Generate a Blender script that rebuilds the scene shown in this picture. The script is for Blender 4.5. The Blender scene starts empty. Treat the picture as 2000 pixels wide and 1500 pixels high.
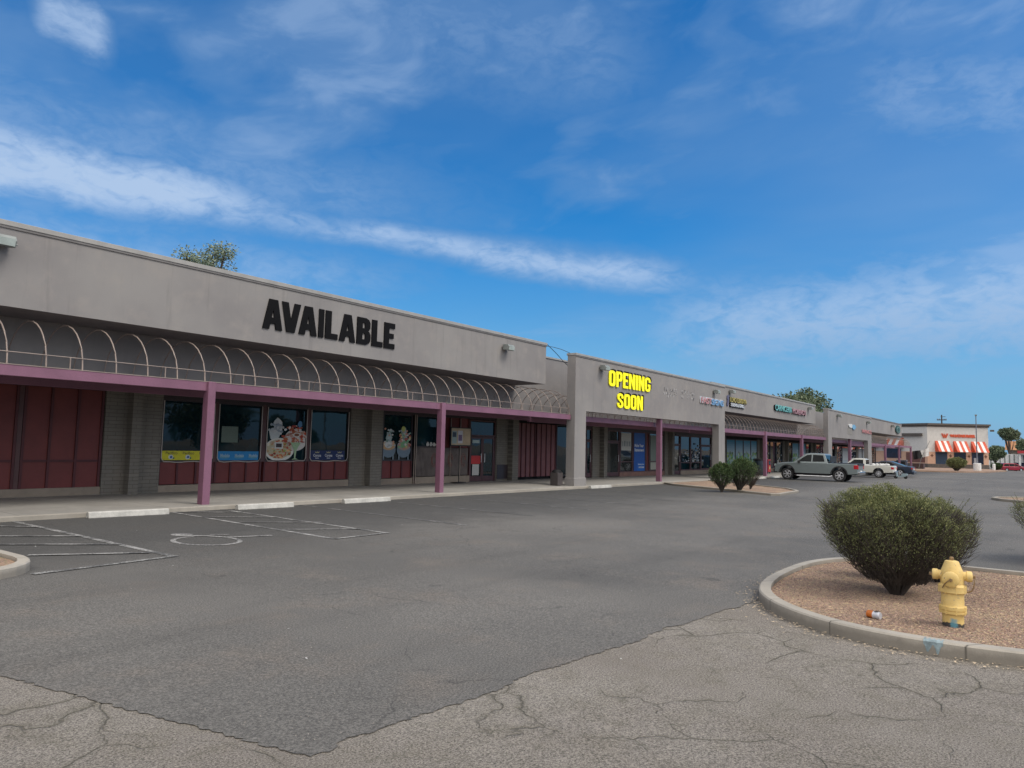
import bpy, bmesh, math, random
from mathutils import Vector, Matrix
from mathutils.noise import noise as NZ
random.seed(7)
PI = math.pi
sc = bpy.context.scene
COL = sc.collection

# ------------------------------------------------------------------ terrain height
def G(X):
    if X < 150: return -0.005*X
    if X < 250: return -0.75-0.021*(X-150)
    return -2.85

# ------------------------------------------------------------------ mesh collector
class MB:
    def __init__(s, off=(0, 0, 0)):
        s.v = []; s.f = []; s.c = []; s.off = off; s.mi = []; s.cur = 0
    def add(s, vs, fs, col=None):
        n = len(s.v); s.v += [tuple(v) for v in vs]
        for f in fs:
            s.f.append(tuple(i+n for i in f)); s.c.append(col); s.mi.append(s.cur)
    def box(s, x0, x1, y0, y1, z0, z1, col=None):
        vs = [(x0,y0,z0),(x1,y0,z0),(x1,y1,z0),(x0,y1,z0),(x0,y0,z1),(x1,y0,z1),(x1,y1,z1),(x0,y1,z1)]
        s.add(vs, [(0,3,2,1),(4,5,6,7),(0,1,5,4),(1,2,6,5),(2,3,7,6),(3,0,4,7)], col)
    def gbox(s, x0, x1, y0, y1, z0, z1, col=None):      # box that follows the sloping ground
        a, b = G(x0), G(x1)
        vs = [(x0,y0,a+z0),(x1,y0,b+z0),(x1,y1,b+z0),(x0,y1,a+z0),(x0,y0,a+z1),(x1,y0,b+z1),(x1,y1,b+z1),(x0,y1,a+z1)]
        s.add(vs, [(0,3,2,1),(4,5,6,7),(0,1,5,4),(1,2,6,5),(2,3,7,6),(3,0,4,7)], col)
    def tube(s, path, r, n=8, r2=None, cap=True, col=None):
        P = [Vector(p) for p in path]; m = len(P); rings = []
        for i, p in enumerate(P):
            t = (P[min(i+1, m-1)]-P[max(i-1, 0)]).normalized()
            a = Vector((0, 0, 1)) if abs(t.z) < .9 else Vector((1, 0, 0))
            u = t.cross(a).normalized(); w = t.cross(u)
            rr = r if r2 is None else r+(r2-r)*i/(m-1)
            rings.append([p+u*rr*math.cos(2*PI*k/n)+w*rr*math.sin(2*PI*k/n) for k in range(n)])
        vs = [v for g in rings for v in g]; fs = []
        for i in range(m-1):
            for k in range(n):
                a = i*n+k; b = i*n+(k+1) % n
                fs.append((a, b, b+n, a+n))
        if cap: fs += [tuple(range(n))[::-1], tuple(range((m-1)*n, m*n))]
        s.add(vs, fs, col)
    def lathe(s, prof, n=24, at=(0, 0, 0), axis='z', col=None, cap=True):
        vs = []; fs = []; m = len(prof)
        for (r, z) in prof:
            for k in range(n):
                c, q = r*math.cos(2*PI*k/n), r*math.sin(2*PI*k/n)
                if axis == 'z': p = (c, q, z)
                elif axis == 'y': p = (c, z, q)
                else: p = (z, c, q)
                vs.append((p[0]+at[0], p[1]+at[1], p[2]+at[2]))
        for i in range(m-1):
            for k in range(n):
                a = i*n+k; b = i*n+(k+1) % n
                fs.append((a, b, b+n, a+n))
        if cap: fs += [tuple(range(n))[::-1], tuple(range((m-1)*n, m*n))]
        s.add(vs, fs, col)
    def prism(s, pts, a0, a1, plane='xz', col=None):      # extrude a 2D outline between a0 and a1
        n = len(pts)
        def P(p, a):
            return (p[0], a, p[1]) if plane == 'xz' else ((p[0], p[1], a) if plane == 'xy' else (a, p[0], p[1]))
        vs = [P(p, a0) for p in pts]+[P(p, a1) for p in pts]
        fs = [tuple(range(n)), tuple(range(n, 2*n))[::-1]]
        for i in range(n):
            j = (i+1) % n; fs.append((i, i+n, j+n, j))
        s.add(vs, fs, col)
    def build(s, name, mat=None, parent=None, bevel=0, smooth=False, seg=2, fix=True, mat2=None):
        me = bpy.data.meshes.new(name)
        o3 = s.off
        me.from_pydata([(v[0]-o3[0], v[1]-o3[1], v[2]-o3[2]) for v in s.v], [], s.f)
        if any(c is not None for c in s.c):
            at = me.color_attributes.new('Col', 'FLOAT_COLOR', 'CORNER')
            buf = []
            for p, c in zip(me.polygons, s.c):
                c = c or (.5, .5, .5)
                buf += [c[0], c[1], c[2], 1.0]*p.loop_total
            at.data.foreach_set('color', buf)
        if mat2:
            for p, k in zip(me.polygons, s.mi): p.material_index = k
        if fix:
            bm = bmesh.new(); bm.from_mesh(me)
            bmesh.ops.recalc_face_normals(bm, faces=bm.faces); bm.to_mesh(me); bm.free()
        ob = bpy.data.objects.new(name, me); COL.objects.link(ob)
        if mat: me.materials.append(mat)
        if mat2: me.materials.append(mat2)
        if parent: ob.parent = parent
        if smooth:
            for p in me.polygons: p.use_smooth = True
        if bevel:
            md = ob.modifiers.new('bevel', 'BEVEL'); md.width = bevel; md.segments = seg
            md.limit_method = 'ANGLE'; md.angle_limit = math.radians(40)
        if smooth and not bevel:
            try: me.set_sharp_from_angle(angle=math.radians(40))
            except Exception: pass
        return ob

def tag(o, label=None, cat=None, group=None, kind=None):
    if label: o['label'] = label
    if cat: o['category'] = cat
    if group: o['group'] = group
    if kind: o['kind'] = kind
    return o
def root(name, loc, label, cat, group=None, rz=0):
    o = bpy.data.objects.new(name, None); COL.objects.link(o)
    o.location = loc; o.rotation_euler.z = rz
    return tag(o, label, cat, group)

# ------------------------------------------------------------------ materials
class NT:
    def __init__(s, mat):
        mat.use_nodes = True; s.t = mat.node_tree; s.n = s.t.nodes; s.l = s.t.links
        s.bsdf = s.n.get('Principled BSDF')
    def new(s, t, **k):
        nd = s.n.new(t)
        for a, b in k.items(): setattr(nd, a, b)
        return nd
    def set(s, sock, v):
        if isinstance(v, bpy.types.NodeSocket): s.l.new(v, sock)
        elif v is not None:
            if sock.type == 'RGBA' and len(v) == 3: v = (*v, 1)
            sock.default_value = v
    def math(s, op, a, b=None, c=None, clamp=False):
        nd = s.new('ShaderNodeMath', operation=op, use_clamp=clamp)
        for i, v in enumerate((a, b, c)):
            if v is not None: s.set(nd.inputs[i], v)
        return nd.outputs[0]
    def noise(s, scale, detail=3, rough=.55, vec=None, dist=0):
        nd = s.new('ShaderNodeTexNoise'); nd.inputs['Scale'].default_value = scale
        nd.inputs['Detail'].default_value = detail; nd.inputs['Roughness'].default_value = rough
        nd.inputs['Distortion'].default_value = dist
        if vec is not None: s.l.new(vec, nd.inputs['Vector'])
        return nd.outputs['Fac']
    def coord(s, kind='Object', scale=None, rot=None):
        c = s.new('ShaderNodeTexCoord').outputs[kind]
        if scale or rot:
            m = s.new('ShaderNodeMapping'); s.l.new(c, m.inputs[0])
            if scale: m.inputs['Scale'].default_value = scale
            if rot: m.inputs['Rotation'].default_value = rot
            return m.outputs[0]
        return c
    def rng(s, v, a, b, c=0, d=1):
        nd = s.new('ShaderNodeMapRange'); nd.interpolation_type = 'SMOOTHSTEP'
        for i, x in enumerate((v, a, b, c, d)): s.set(nd.inputs[i], x)
        return nd.outputs[0]
    def mix(s, f, a, b, bt='MIX'):
        nd = s.new('ShaderNodeMix', data_type='RGBA', blend_type=bt)
        s.set(nd.inputs[0], f); s.set(nd.inputs[6], a); s.set(nd.inputs[7], b)
        return nd.outputs[2]
    def bump(s, h, strength=.3, dist=.01):
        nd = s.new('ShaderNodeBump'); nd.inputs['Strength'].default_value = strength
        nd.inputs['Distance'].default_value = dist; s.l.new(h, nd.inputs['Height'])
        s.l.new(nd.outputs[0], s.bsdf.inputs['Normal'])

def mul(c, k): return tuple(min(1, x*k) for x in c)
def M(name, col, rough=.6, metal=0, spec=.5, var=.12, vs=3., fine=.06, bump=0, coat=0, emit=0):
    m = bpy.data.materials.new(name); t = NT(m); b = t.bsdf
    co = t.coord()
    n1 = t.noise(vs, 4, .6, co); n2 = t.noise(vs*22, 2, .6, co)
    c = t.mix(t.rng(n1, .3, .7), mul(col, 1-var), mul(col, 1+var))
    c = t.mix(t.rng(n2, .3, .7), c, t.mix(1.0, c, (1-2*fine,)*3, 'MULTIPLY'))
    t.set(b.inputs['Base Color'], c)
    b.inputs['Roughness'].default_value = rough; b.inputs['Metallic'].default_value = metal
    b.inputs['Specular IOR Level'].default_value = spec
    b.inputs['Coat Weight'].default_value = coat; b.inputs['Coat Roughness'].default_value = .05
    if bump: t.bump(n2, .4, bump)
    if emit:
        t.set(b.inputs['Emission Color'], col); b.inputs['Emission Strength'].default_value = emit
    return m
def VC(name, rough=.5, spec=.4):                 # printed colours, one per face
    m = bpy.data.materials.new(name); t = NT(m)
    a = t.new('ShaderNodeVertexColor', layer_name='Col').outputs[0]
    n = t.noise(40, 3, .6, t.coord())
    t.set(t.bsdf.inputs['Base Color'], t.mix(t.rng(n, .35, .7, 0, .25), a, (.02, .02, .02)))
    t.bsdf.inputs['Roughness'].default_value = rough; t.bsdf.inputs['Specular IOR Level'].default_value = spec
    return m

def mat_stucco(name='stucco_paint', col=(.262, .238, .226)):
    m = bpy.data.materials.new(name); t = NT(m)
    co = t.coord()
    big = t.noise(.35, 4, .6, co); mid = t.noise(1.6, 5, .65, co)
    streak = t.noise(1.0, 4, .6, t.coord(scale=(5, 5, .35)))
    c = t.mix(t.rng(big, .3, .7), mul(col, .9), mul((col[0]*1.02, col[1]*1.03, col[2]*1.0), 1.1))
    c = t.mix(t.rng(mid, .47, .7, 0, .45), c, (col[0]*1.28, col[1]*1.24, col[2]*1.15))
    c = t.mix(t.rng(streak, .54, .76, 0, .5), c, mul(col, .70))
    f = t.noise(120, 2, .6, co)
    c = t.mix(t.rng(f, .3, .7, 0, .2), c, mul(col, .7))
    t.set(t.bsdf.inputs['Base Color'], c)
    t.bsdf.inputs['Roughness'].default_value = .9
    t.bump(f, .35, .006)
    return m
def mat_block():
    m = bpy.data.materials.new('painted_block'); t = NT(m)
    co = t.coord()
    mp = t.new('ShaderNodeMapping'); t.l.new(co, mp.inputs[0]); mp.inputs['Rotation'].default_value = (PI/2, 0, 0)
    br = t.new('ShaderNodeTexBrick'); t.l.new(mp.outputs[0], br.inputs['Vector'])
    br.inputs['Scale'].default_value = 1; br.inputs['Brick Width'].default_value = .41; br.inputs['Row Height'].default_value = .102
    br.inputs['Mortar Size'].default_value = .006; br.inputs['Mortar Smooth'].default_value = .3
    k = (.20, .185, .16)
    t.set(br.inputs['Color1'], mul(k, 1.05)); t.set(br.inputs['Color2'], mul(k, .92)); t.set(br.inputs['Mortar'], mul(k, .42))
    n = t.noise(2, 5, .65, co); f = t.noise(60, 3, .6, co)
    c = t.mix(t.rng(n, .35, .75, 0, .35), br.outputs['Color'], mul(k, .6))
    c = t.mix(t.rng(f, .3, .7, 0, .25), c, mul(k, .7))
    t.set(t.bsdf.inputs['Base Color'], c); t.bsdf.inputs['Roughness'].default_value = .9
    h = t.math('SUBTRACT', f, t.math('MULTIPLY', br.outputs['Fac'], 2.0))
    t.bump(h, .6, .012)
    return m
def mat_asphalt():
    m = bpy.data.materials.new('asphalt_overlay'); t = NT(m); co = t.coord()
    a = (.134, .129, .120)
    big = t.noise(.16, 5, .6, co); mid = t.noise(.9, 5, .65, co)
    trk = t.noise(.5, 4, .6, t.coord(scale=(.25, 2.2, 1), rot=(0, 0, .12)))
    c = t.mix(t.rng(big, .3, .7), mul(a, .82), mul((.146, .139, .127), 1.12))
    c = t.mix(t.rng(mid, .48, .75, 0, .6), c, (.18, .156, .132))
    c = t.mix(t.rng(trk, .5, .75, 0, .4), c, mul(a, .62))
    # darker resealed strip along the shop fronts
    sx = t.new('ShaderNodeSeparateXYZ'); t.l.new(co, sx.inputs[0])
    yy = t.math('ADD', sx.outputs[1], t.math('MULTIPLY', t.math('SUBTRACT', mid, .5), 5.0))
    c = t.mix(t.rng(yy, 8.6, 13.0, 0, .78), c, (.056, .056, .055))
    ds = t.new('ShaderNodeTexNoise'); ds.inputs['Scale'].default_value = .5; ds.inputs['Detail'].default_value = 5; t.l.new(co, ds.inputs['Vector'])
    vm = t.new('ShaderNodeVectorMath', operation='SCALE'); t.l.new(ds.outputs['Color'], vm.inputs[0]); vm.inputs[3].default_value = 2.4
    va = t.new('ShaderNodeVectorMath', operation='ADD'); t.l.new(co, va.inputs[0]); t.l.new(vm.outputs[0], va.inputs[1])
    vo = t.new('ShaderNodeTexVoronoi', feature='DISTANCE_TO_EDGE'); t.l.new(va.outputs[0], vo.inputs['Vector']); vo.inputs['Scale'].default_value = .3
    ck = t.math('MULTIPLY', t.rng(vo.outputs['Distance'], 0.0005, .005, 1, 0), t.rng(trk, .42, .6))
    c = t.mix(t.math('MULTIPLY', ck, .55), c, (.04, .04, .038))
    drip = t.noise(1.7, 3, .5, co)
    c = t.mix(t.rng(drip, .70, .76, 0, .45), c, (.05, .05, .048))
    # oil stain, a few skid scuffs
    vor = t.new('ShaderNodeTexVoronoi', feature='F1'); t.l.new(co, vor.inputs['Vector']); vor.inputs['Scale'].default_value = .22
    c = t.mix(t.rng(t.math('ADD', vor.outputs['Distance'], t.math('MULTIPLY', mid, .35)), .2, .42, .22, 0), c, (.045, .044, .044))
    g1 = t.noise(60, 5, .85, co); g2 = t.noise(170, 2, .7, co)
    c = t.mix(t.rng(g1, .38, .66), t.mix(1.0, c, (.45, .45, .45), 'MULTIPLY'), t.mix(1.0, c, (1.48, 1.47, 1.44), 'MULTIPLY'))
    c = t.mix(t.rng(g2, .62, .74, 0, .55), c, (.30, .29, .27))
    t.set(t.bsdf.inputs['Base Color'], c); t.bsdf.inputs['Roughness'].default_value = .85
    t.bsdf.inputs['Specular IOR Level'].default_value = .35
    t.bump(g1, .5, .006)
    return m
def mat_worn():
    m = bpy.data.materials.new('worn_asphalt'); t = NT(m); co = t.coord()
    big = t.noise(.5, 5, .6, co); mid = t.noise(3.0, 5, .65, co)
    c = t.mix(t.rng(big, .3, .7), (.236, .216, .196), (.282, .264, .240))
    c = t.mix(t.rng(mid, .35, .75, 0, .45), c, (.19, .175, .14))
    g1 = t.noise(75, 5, .9, co); g2 = t.noise(150, 2, .7, co)
    c = t.mix(t.rng(g1, .36, .64), t.mix(1.0, c, (.26, .26, .25), 'MULTIPLY'), t.mix(1.0, c, (1.5, 1.46, 1.40), 'MULTIPLY'))
    c = t.mix(t.rng(g2, .6, .75, 0, .6), c, (.42, .39, .34))
    # wandering cracks
    ds = t.new('ShaderNodeTexNoise'); ds.inputs['Scale'].default_value = 1.1; ds.inputs['Detail'].default_value = 4; t.l.new(co, ds.inputs['Vector'])
    vm = t.new('ShaderNodeVectorMath', operation='SCALE'); t.l.new(ds.outputs['Color'], vm.inputs[0]); vm.inputs[3].default_value = .9
    va = t.new('ShaderNodeVectorMath', operation='ADD'); t.l.new(co, va.inputs[0]); t.l.new(vm.outputs[0], va.inputs[1])
    vo = t.new('ShaderNodeTexVoronoi', feature='DISTANCE_TO_EDGE'); t.l.new(va.outputs[0], vo.inputs['Vector']); vo.inputs['Scale'].default_value = 1.15
    gate = t.noise(.8, 2, .5, co)
    crack = t.math('MULTIPLY', t.rng(vo.outputs['Distance'], 0.001, .010, 1, 0), t.rng(gate, .43, .56))
    soft = t.math('MULTIPLY', t.rng(vo.outputs['Distance'], 0.0, .05, 1, 0), t.rng(gate, .45, .6))
    v2 = t.new('ShaderNodeTexVoronoi', feature='DISTANCE_TO_EDGE'); t.l.new(va.outputs[0], v2.inputs['Vector']); v2.inputs['Scale'].default_value = 3.1
    fine_ = t.math('MULTIPLY', t.rng(v2.outputs['Distance'], 0.0, .035, 1, 0), t.rng(mid, .45, .62))
    c = t.mix(t.math('MULTIPLY', fine_, .4), c, (.10, .095, .075))
    c = t.mix(t.math('MULTIPLY', soft, .35), c, (.11, .105, .075))
    c = t.mix(t.math('MULTIPLY', crack, .5), c, (.07, .066, .055))
    t.set(t.bsdf.inputs['Base Color'], c); t.bsdf.inputs['Roughness'].default_value = .95
    t.bsdf.inputs['Specular IOR Level'].default_value = .2
    t.bump(t.math('SUBTRACT', g1, t.math('MULTIPLY', crack, 1.5)), .8, .012)
    return m
def mat_concrete(name, col, joint=0):
    m = bpy.data.materials.new(name); t = NT(m); co = t.coord()
    a = t.noise(.7, 5, .65, co); b = t.noise(6, 5, .7, co); f = t.noise(90, 3, .7, co)
    c = t.mix(t.rng(a, .3, .7), mul(col, .82), mul(col, 1.12))
    c = t.mix(t.rng(b, .45, .8, 0, .45), c, mul(col, .6))
    c = t.mix(t.rng(f, .3, .7, 0, .3), c, mul(col, .65))
    if joint:
        sx = t.new('ShaderNodeSeparateXYZ'); t.l.new(co, sx.inputs[0])
        md = t.math('PINGPONG', sx.outputs[0], joint/2)
        c = t.mix(t.rng(md, .0, .02, .7, 0), c, mul(col, .3))
    t.set(t.bsdf.inputs['Base Color'], c); t.bsdf.inputs['Roughness'].default_value = .9
    t.bump(f, .4, .006)
    return m
def mat_paintline(name='worn_white_paint', thr=.455):
    m = bpy.data.materials.new(name); t = NT(m); co = t.coord()
    a = t.noise(30, 5, .75, co); b = t.noise(2.2, 4, .6, co)
    w = t.math('ADD', t.math('MULTIPLY', a, .6), t.math('MULTIPLY', b, .4))
    c = t.mix(t.rng(w, thr, thr+.12), (.075, .075, .073), (.34, .335, .32))
    t.set(t.bsdf.inputs['Base Color'], c); t.bsdf.inputs['Roughness'].default_value = .85
    return m
def mat_gravel():
    m = bpy.data.materials.new('red_gravel'); t = NT(m); co = t.coord()
    a = t.noise(.9, 5, .65, co); b = t.noise(28, 4, .8, co)
    vo = t.new('ShaderNodeTexVoronoi'); t.l.new(co, vo.inputs['Vector']); vo.inputs['Scale'].default_value = 55
    c = t.mix(t.rng(a, .3, .7), (.32, .222, .165), (.43, .31, .215))
    st_ = t.noise(1.9, 5, .7, co)
    c = t.mix(t.rng(st_, .52, .68, 0, .6), c, (.50, .40, .25)); c = t.mix(t.rng(st_, .46, .34, 0, .5), c, (.20, .14, .105))
    c = t.mix(.12, c, t.mix(1.0, c, vo.outputs['Color'], 'OVERLAY'))
    c = t.mix(t.rng(b, .35, .7), t.mix(1.0, c, (.5, .5, .5), 'MULTIPLY'), t.mix(1.0, c, (1.3, 1.25, 1.2), 'MULTIPLY'))
    t.set(t.bsdf.inputs['Base Color'], c); t.bsdf.inputs['Roughness'].default_value = .95
    t.bump(t.math('ADD', b, vo.outputs['Distance']), .9, .02)
    return m
def mat_glass(name='window_glass', col=(.003, .016, .022), rough=.02, spec=.42):
    m = bpy.data.materials.new(name); t = NT(m)
    n = t.noise(.7, 3, .5, t.coord())
    t.set(t.bsdf.inputs['Base Color'], t.mix(t.rng(n, .3, .7), mul(col, .6), mul(col, 1.5)))
    t.bsdf.inputs['Roughness'].default_value = rough; t.bsdf.inputs['Specular IOR Level'].default_value = spec
    w = t.noise(.9, 2, .5, t.coord()); t.bump(w, .08, .05)
    return m
def mat_leaf(name, c1, c2, c3):
    m = bpy.data.materials.new(name); t = NT(m)
    a = t.new('ShaderNodeVertexColor', layer_name='Col').outputs[0]
    sp = t.new('ShaderNodeSeparateColor'); t.l.new(a, sp.inputs[0])
    c = t.mix(sp.outputs[0], c1, c2); c = t.mix(t.rng(sp.outputs[1], .75, 1.0, 0, 1), c, c3)
    t.set(t.bsdf.inputs['Base Color'], c); t.bsdf.inputs['Roughness'].default_value = .6
    t.bsdf.inputs['Specular IOR Level'].default_value = .25
    return m

m_stucco = mat_stucco(col=(.246, .233, .230)); m_block = mat_block(); m_asph = mat_asphalt(); m_worn = mat_worn()
m_walk = mat_concrete('sidewalk_concrete', (.30, .285, .255), 3.05)
m_curb = mat_concrete('curb_concrete', (.36, .33, .28), 0)
def mat_near_curb():
    m = mat_concrete('jointed_curb', (.36, .33, .28)); t = NT(m)
    src = t.bsdf.inputs['Base Color'].links[0].from_socket; co = t.coord()
    sx = t.new('ShaderNodeSeparateXYZ'); t.l.new(co, sx.inputs[0])
    md = t.math('PINGPONG', t.math('ADD', sx.outputs[1], t.math('MULTIPLY', sx.outputs[0], .75)), .62)
    c = t.mix(t.rng(md, .0, .014, .8, 0), src, (.03, .028, .025))
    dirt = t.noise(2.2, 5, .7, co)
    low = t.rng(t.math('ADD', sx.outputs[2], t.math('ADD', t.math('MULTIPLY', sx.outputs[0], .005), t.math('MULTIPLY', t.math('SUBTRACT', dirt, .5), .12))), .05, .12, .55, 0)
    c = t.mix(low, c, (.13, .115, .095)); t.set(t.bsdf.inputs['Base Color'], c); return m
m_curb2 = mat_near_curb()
m_plinth = mat_concrete('tan_plinth', (.30, .25, .20), 0)
m_line = mat_paintline(); m_faint = mat_paintline('faint_white_paint', .5)
m_stop = M('white_stop_paint', (.50, .49, .45), .8, var=.15, vs=6, fine=.12, bump=.01)
m_gravel = mat_gravel(); m_glass = mat_glass(); m_glass2 = mat_glass('shop_glass', (.03, .035, .035), .03, .7)
m_purple = M('purple_trim_paint', (.215, .098, .150), .55, var=.1, vs=1.5, fine=.05, bump=.002)
m_red = M('barn_red_panel', (.15, .029, .027), .6, var=.1, vs=2, fine=.06, bump=.002)
m_redtrim = M('dark_red_batten', (.075, .014, .018), .6)
m_brown = M('brown_mullion', (.085, .035, .035), .5)
m_frame = M('dark_frame', (.035, .025, .03), .45)
m_hoop = M('beige_hoop_metal', (.31, .25, .215), .45, var=.1)
m_coping = M('metal_coping', (.34, .33, .31), .5, var=.08)
m_coping2 = M('coping_flashing', (.17, .16, .155), .6)
m_black = M('black_letter', (.006, .006, .007), .85, spec=.15)
m_dark = M('near_black', (.01, .01, .012), .5)
m_white = M('white_paint', (.72, .72, .70), .6)
m_yellow = M('yellow_letter_face', (.93, .86, .0), .5, var=.01, fine=0, emit=.22)  # slight emission added to brighten the letter faces
m_print = VC('printed_vinyl'); m_deck = M('dark_deck', (.075, .06, .07), .8); m_rope = M('rope_light', (.55, .50, .47), .4)
m_corr = M('corrugated_metal', (.14, .12, .115), .45, metal=.4, var=.25, vs=2)
m_tyre = M('tyre_rubber', (.018, .018, .019), .8); m_rim = M('alloy', (.62, .63, .65), .3, metal=.8)
m_roof = M('flat_roof', (.06, .058, .06), .9)
m_bark = M('bark', (.075, .058, .048), .9, var=.3, vs=8)
m_twig = M('dark_twig', (.055, .046, .04), .9, var=.3, vs=6)
m_grayp = M('grey_lamp_metal', (.22, .24, .23), .45); m_lens = M('lamp_lens', (.45, .52, .50), .15, spec=.6)
m_wire = M('black_cable', (.015, .015, .015), .6)

# ------------------------------------------------------------------ world: sky, clouds
w = bpy.data.worlds.new('World'); sc.world = w; w.use_nodes = True
class WT(NT):
    def __init__(s, w): s.t = w.node_tree; s.n = s.t.nodes; s.l = s.t.links
t = WT(w); bg = t.n['Background']
SUN_EL, SUN_AZ = math.radians(52), math.radians(-75)      # azimuth measured from +X towards +Y
sky = t.new('ShaderNodeTexSky'); sky.sky_type = 'NISHITA'; sky.sun_disc = False
sky.sun_elevation = SUN_EL; sky.sun_rotation = PI/2-SUN_AZ; sky.altitude = 400; sky.air_density = 1.0; sky.dust_density = .3; sky.ozone_density = 3
gen = t.new('ShaderNodeTexCoord').outputs['Generated']
sp = t.new('ShaderNodeSeparateXYZ'); t.l.new(gen, sp.inputs[0])
el = t.math('MULTIPLY', t.math('ARCSINE', sp.outputs[2]), 180/PI)
az = t.math('MULTIPLY', t.math('ARCTAN2', sp.outputs[1], sp.outputs[0]), 180/PI)
gm = t.new('ShaderNodeGamma'); t.l.new(sky.outputs[0], gm.inputs[0])
SK = 1.0
gm.inputs[1].default_value = 1.0
hs = t.new('ShaderNodeHueSaturation'); t.l.new(gm.outputs[0], hs.inputs['Color'])
hs.inputs['Saturation'].default_value = 1.22; hs.inputs['Value'].default_value = 1.0; hs.inputs['Hue'].default_value = .502
skyc = t.mix(1.0, hs.outputs[0], (.16, .70, .90), 'MULTIPLY')
# cloud coordinates: direction projected on a high flat layer
zz = t.math('ADD', t.math('MAXIMUM', sp.outputs[2], 0.0), .09)
cb = t.new('ShaderNodeCombineXYZ')
t.l.new(t.math('DIVIDE', sp.outputs[0], zz), cb.inputs[0]); t.l.new(t.math('DIVIDE', sp.outputs[1], zz), cb.inputs[1])
mp = t.new('ShaderNodeMapping'); t.l.new(cb.outputs[0], mp.inputs[0]); mp.inputs['Rotation'].default_value = (0, 0, math.radians(38)); mp.inputs['Scale'].default_value = (1.0, .62, 1); mp.inputs['Location'].default_value = (.6, 3.1, 0)
soft = t.noise(.5, 5, .5, mp.outputs[0], .3)
wisp = t.noise(1.7, 6, .6, mp.outputs[0], .8)
cbt = t.new('ShaderNodeCombineXYZ'); t.l.new(t.math('MULTIPLY', az, .1), cbt.inputs[0]); t.l.new(t.math('MULTIPLY', el, .2), cbt.inputs[1])
warp = t.noise(.9, 6, .62, cbt.outputs[0]); warp2 = t.noise(3.2, 5, .55, cbt.outputs[0], .8); warp3 = t.noise(9.0, 5, .6, cbt.outputs[0], .6)
veil = t.math('MULTIPLY', t.rng(soft, .36, .66), .46)
veil = t.math('ADD', veil, t.math('MULTIPLY', t.math('MULTIPLY', t.rng(wisp, .48, .78), t.rng(soft, .35, .6)), .14))
# the bright streak of cirrus crossing the sky, thick on the left and thinning to the right
def seg(a0, e0, a1, e1, w0, w1, amp, warpamp=2.2):
    tt = t.math('DIVIDE', t.math('SUBTRACT', az, a0), a1-a0)
    tc = t.math('MINIMUM', t.math('MAXIMUM', tt, 0.0), 1.0)
    ec = t.math('ADD', t.math('MULTIPLY', tc, e1-e0), e0)
    d = t.math('ADD', t.math('SUBTRACT', el, ec), t.math('MULTIPLY', t.math('SUBTRACT', warp, .5), warpamp))
    wv = t.math('ADD', t.math('MULTIPLY', tc, w1-w0), w0)
    dn = t.math('ABSOLUTE', t.math('DIVIDE', d, wv))
    g = t.math('POWER', t.rng(dn, 0.0, 1.25, 1, 0), 1.15)
    end = t.math('MULTIPLY', t.rng(tt, -.45, .1), t.rng(tt, .75, 1.3, 1, 0))
    tex = t.math('MULTIPLY', t.rng(warp2, .28, .58, .74, 1), t.rng(warp3, .3, .6, .88, 1))
    return t.math('MULTIPLY', t.math('MULTIPLY', g, end), t.math('MULTIPLY', tex, amp*1.35))
st = seg(92, 17.7, 55, 16.7, 5.0, 2.8, .84, 1.8)
st = t.math('MAXIMUM', st, seg(57, 16.5, 40, 15.2, 2.2, 2.0, .5, 2.2))
st = t.math('MAXIMUM', st, seg(48, 15.9, 22, 12.6, 2.0, 2.8, .62, 1.8))
st = t.math('MAXIMUM', st, seg(92, 20.2, 42, 18.0, 7.0, 5.5, .40, 4))
st = t.math('MAXIMUM', st, seg(95, 13.2, 44, 12.0, 5.5, 4.5, .45, 3))
st = t.math('MAXIMUM', st, seg(22, 8.5, -10, 9.5, 7.5, 8.5, .62, 3.5))
st = t.math('MAXIMUM', st, seg(9, 24.0, -14, 20.0, 6.5, 7.0, .42, 5))
st = t.math('MAXIMUM', st, seg(47, 31, 26, 28.5, 7.5, 6.0, .36, 5))
st = t.math('MAXIMUM', st, seg(70.5, 26.4, 66.4, 25.9, 3.0, 2.4, .58, 5))
st = t.math('MAXIMUM', st, seg(40, 6.2, 8, 3.6, 1.3, 1.0, .45, 2))
low = t.rng(el, -2, 19, .9, 0)
# unseen white cloud overhead and behind the viewer, added as neutral fill light
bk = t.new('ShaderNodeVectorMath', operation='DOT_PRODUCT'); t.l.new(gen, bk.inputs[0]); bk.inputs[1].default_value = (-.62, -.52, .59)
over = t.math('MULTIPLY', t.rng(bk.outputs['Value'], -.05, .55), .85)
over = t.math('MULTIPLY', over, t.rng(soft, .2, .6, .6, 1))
cbv = t.new('ShaderNodeCombineXYZ'); t.l.new(t.math('MULTIPLY', az, .042), cbv.inputs[0]); t.l.new(t.math('ADD', t.math('MULTIPLY', el, .095), t.math('MULTIPLY', az, .012)), cbv.inputs[1]); cbv.inputs[2].default_value = 4.3
haze2 = t.rng(t.noise(1.25, 5, .5, cbv.outputs[0], .3), .38, .64)
haze3 = t.rng(t.noise(3.4, 6, .55, cbv.outputs[0], .5), .42, .70)
veil2 = t.math('ADD', t.math('MULTIPLY', haze2, .40), t.math('MULTIPLY', haze3, .2))
cl = t.math('MAXIMUM', t.math('MAXIMUM', t.math('MAXIMUM', veil, veil2), st), low)
cl = t.math('ADD', cl, t.math('MULTIPLY', t.math('MULTIPLY', veil2, low), .5))
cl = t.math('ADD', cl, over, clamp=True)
cloudc = t.mix(t.rng(cl, .3, .9), (1.25, 2.2, 3.75), (2.65, 3.6, 5.1))
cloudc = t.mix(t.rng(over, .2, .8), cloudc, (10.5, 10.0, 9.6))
cloudc = t.mix(t.rng(el, 3, 14, .8, 0), cloudc, (1.2, 2.3, 3.8))
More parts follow.
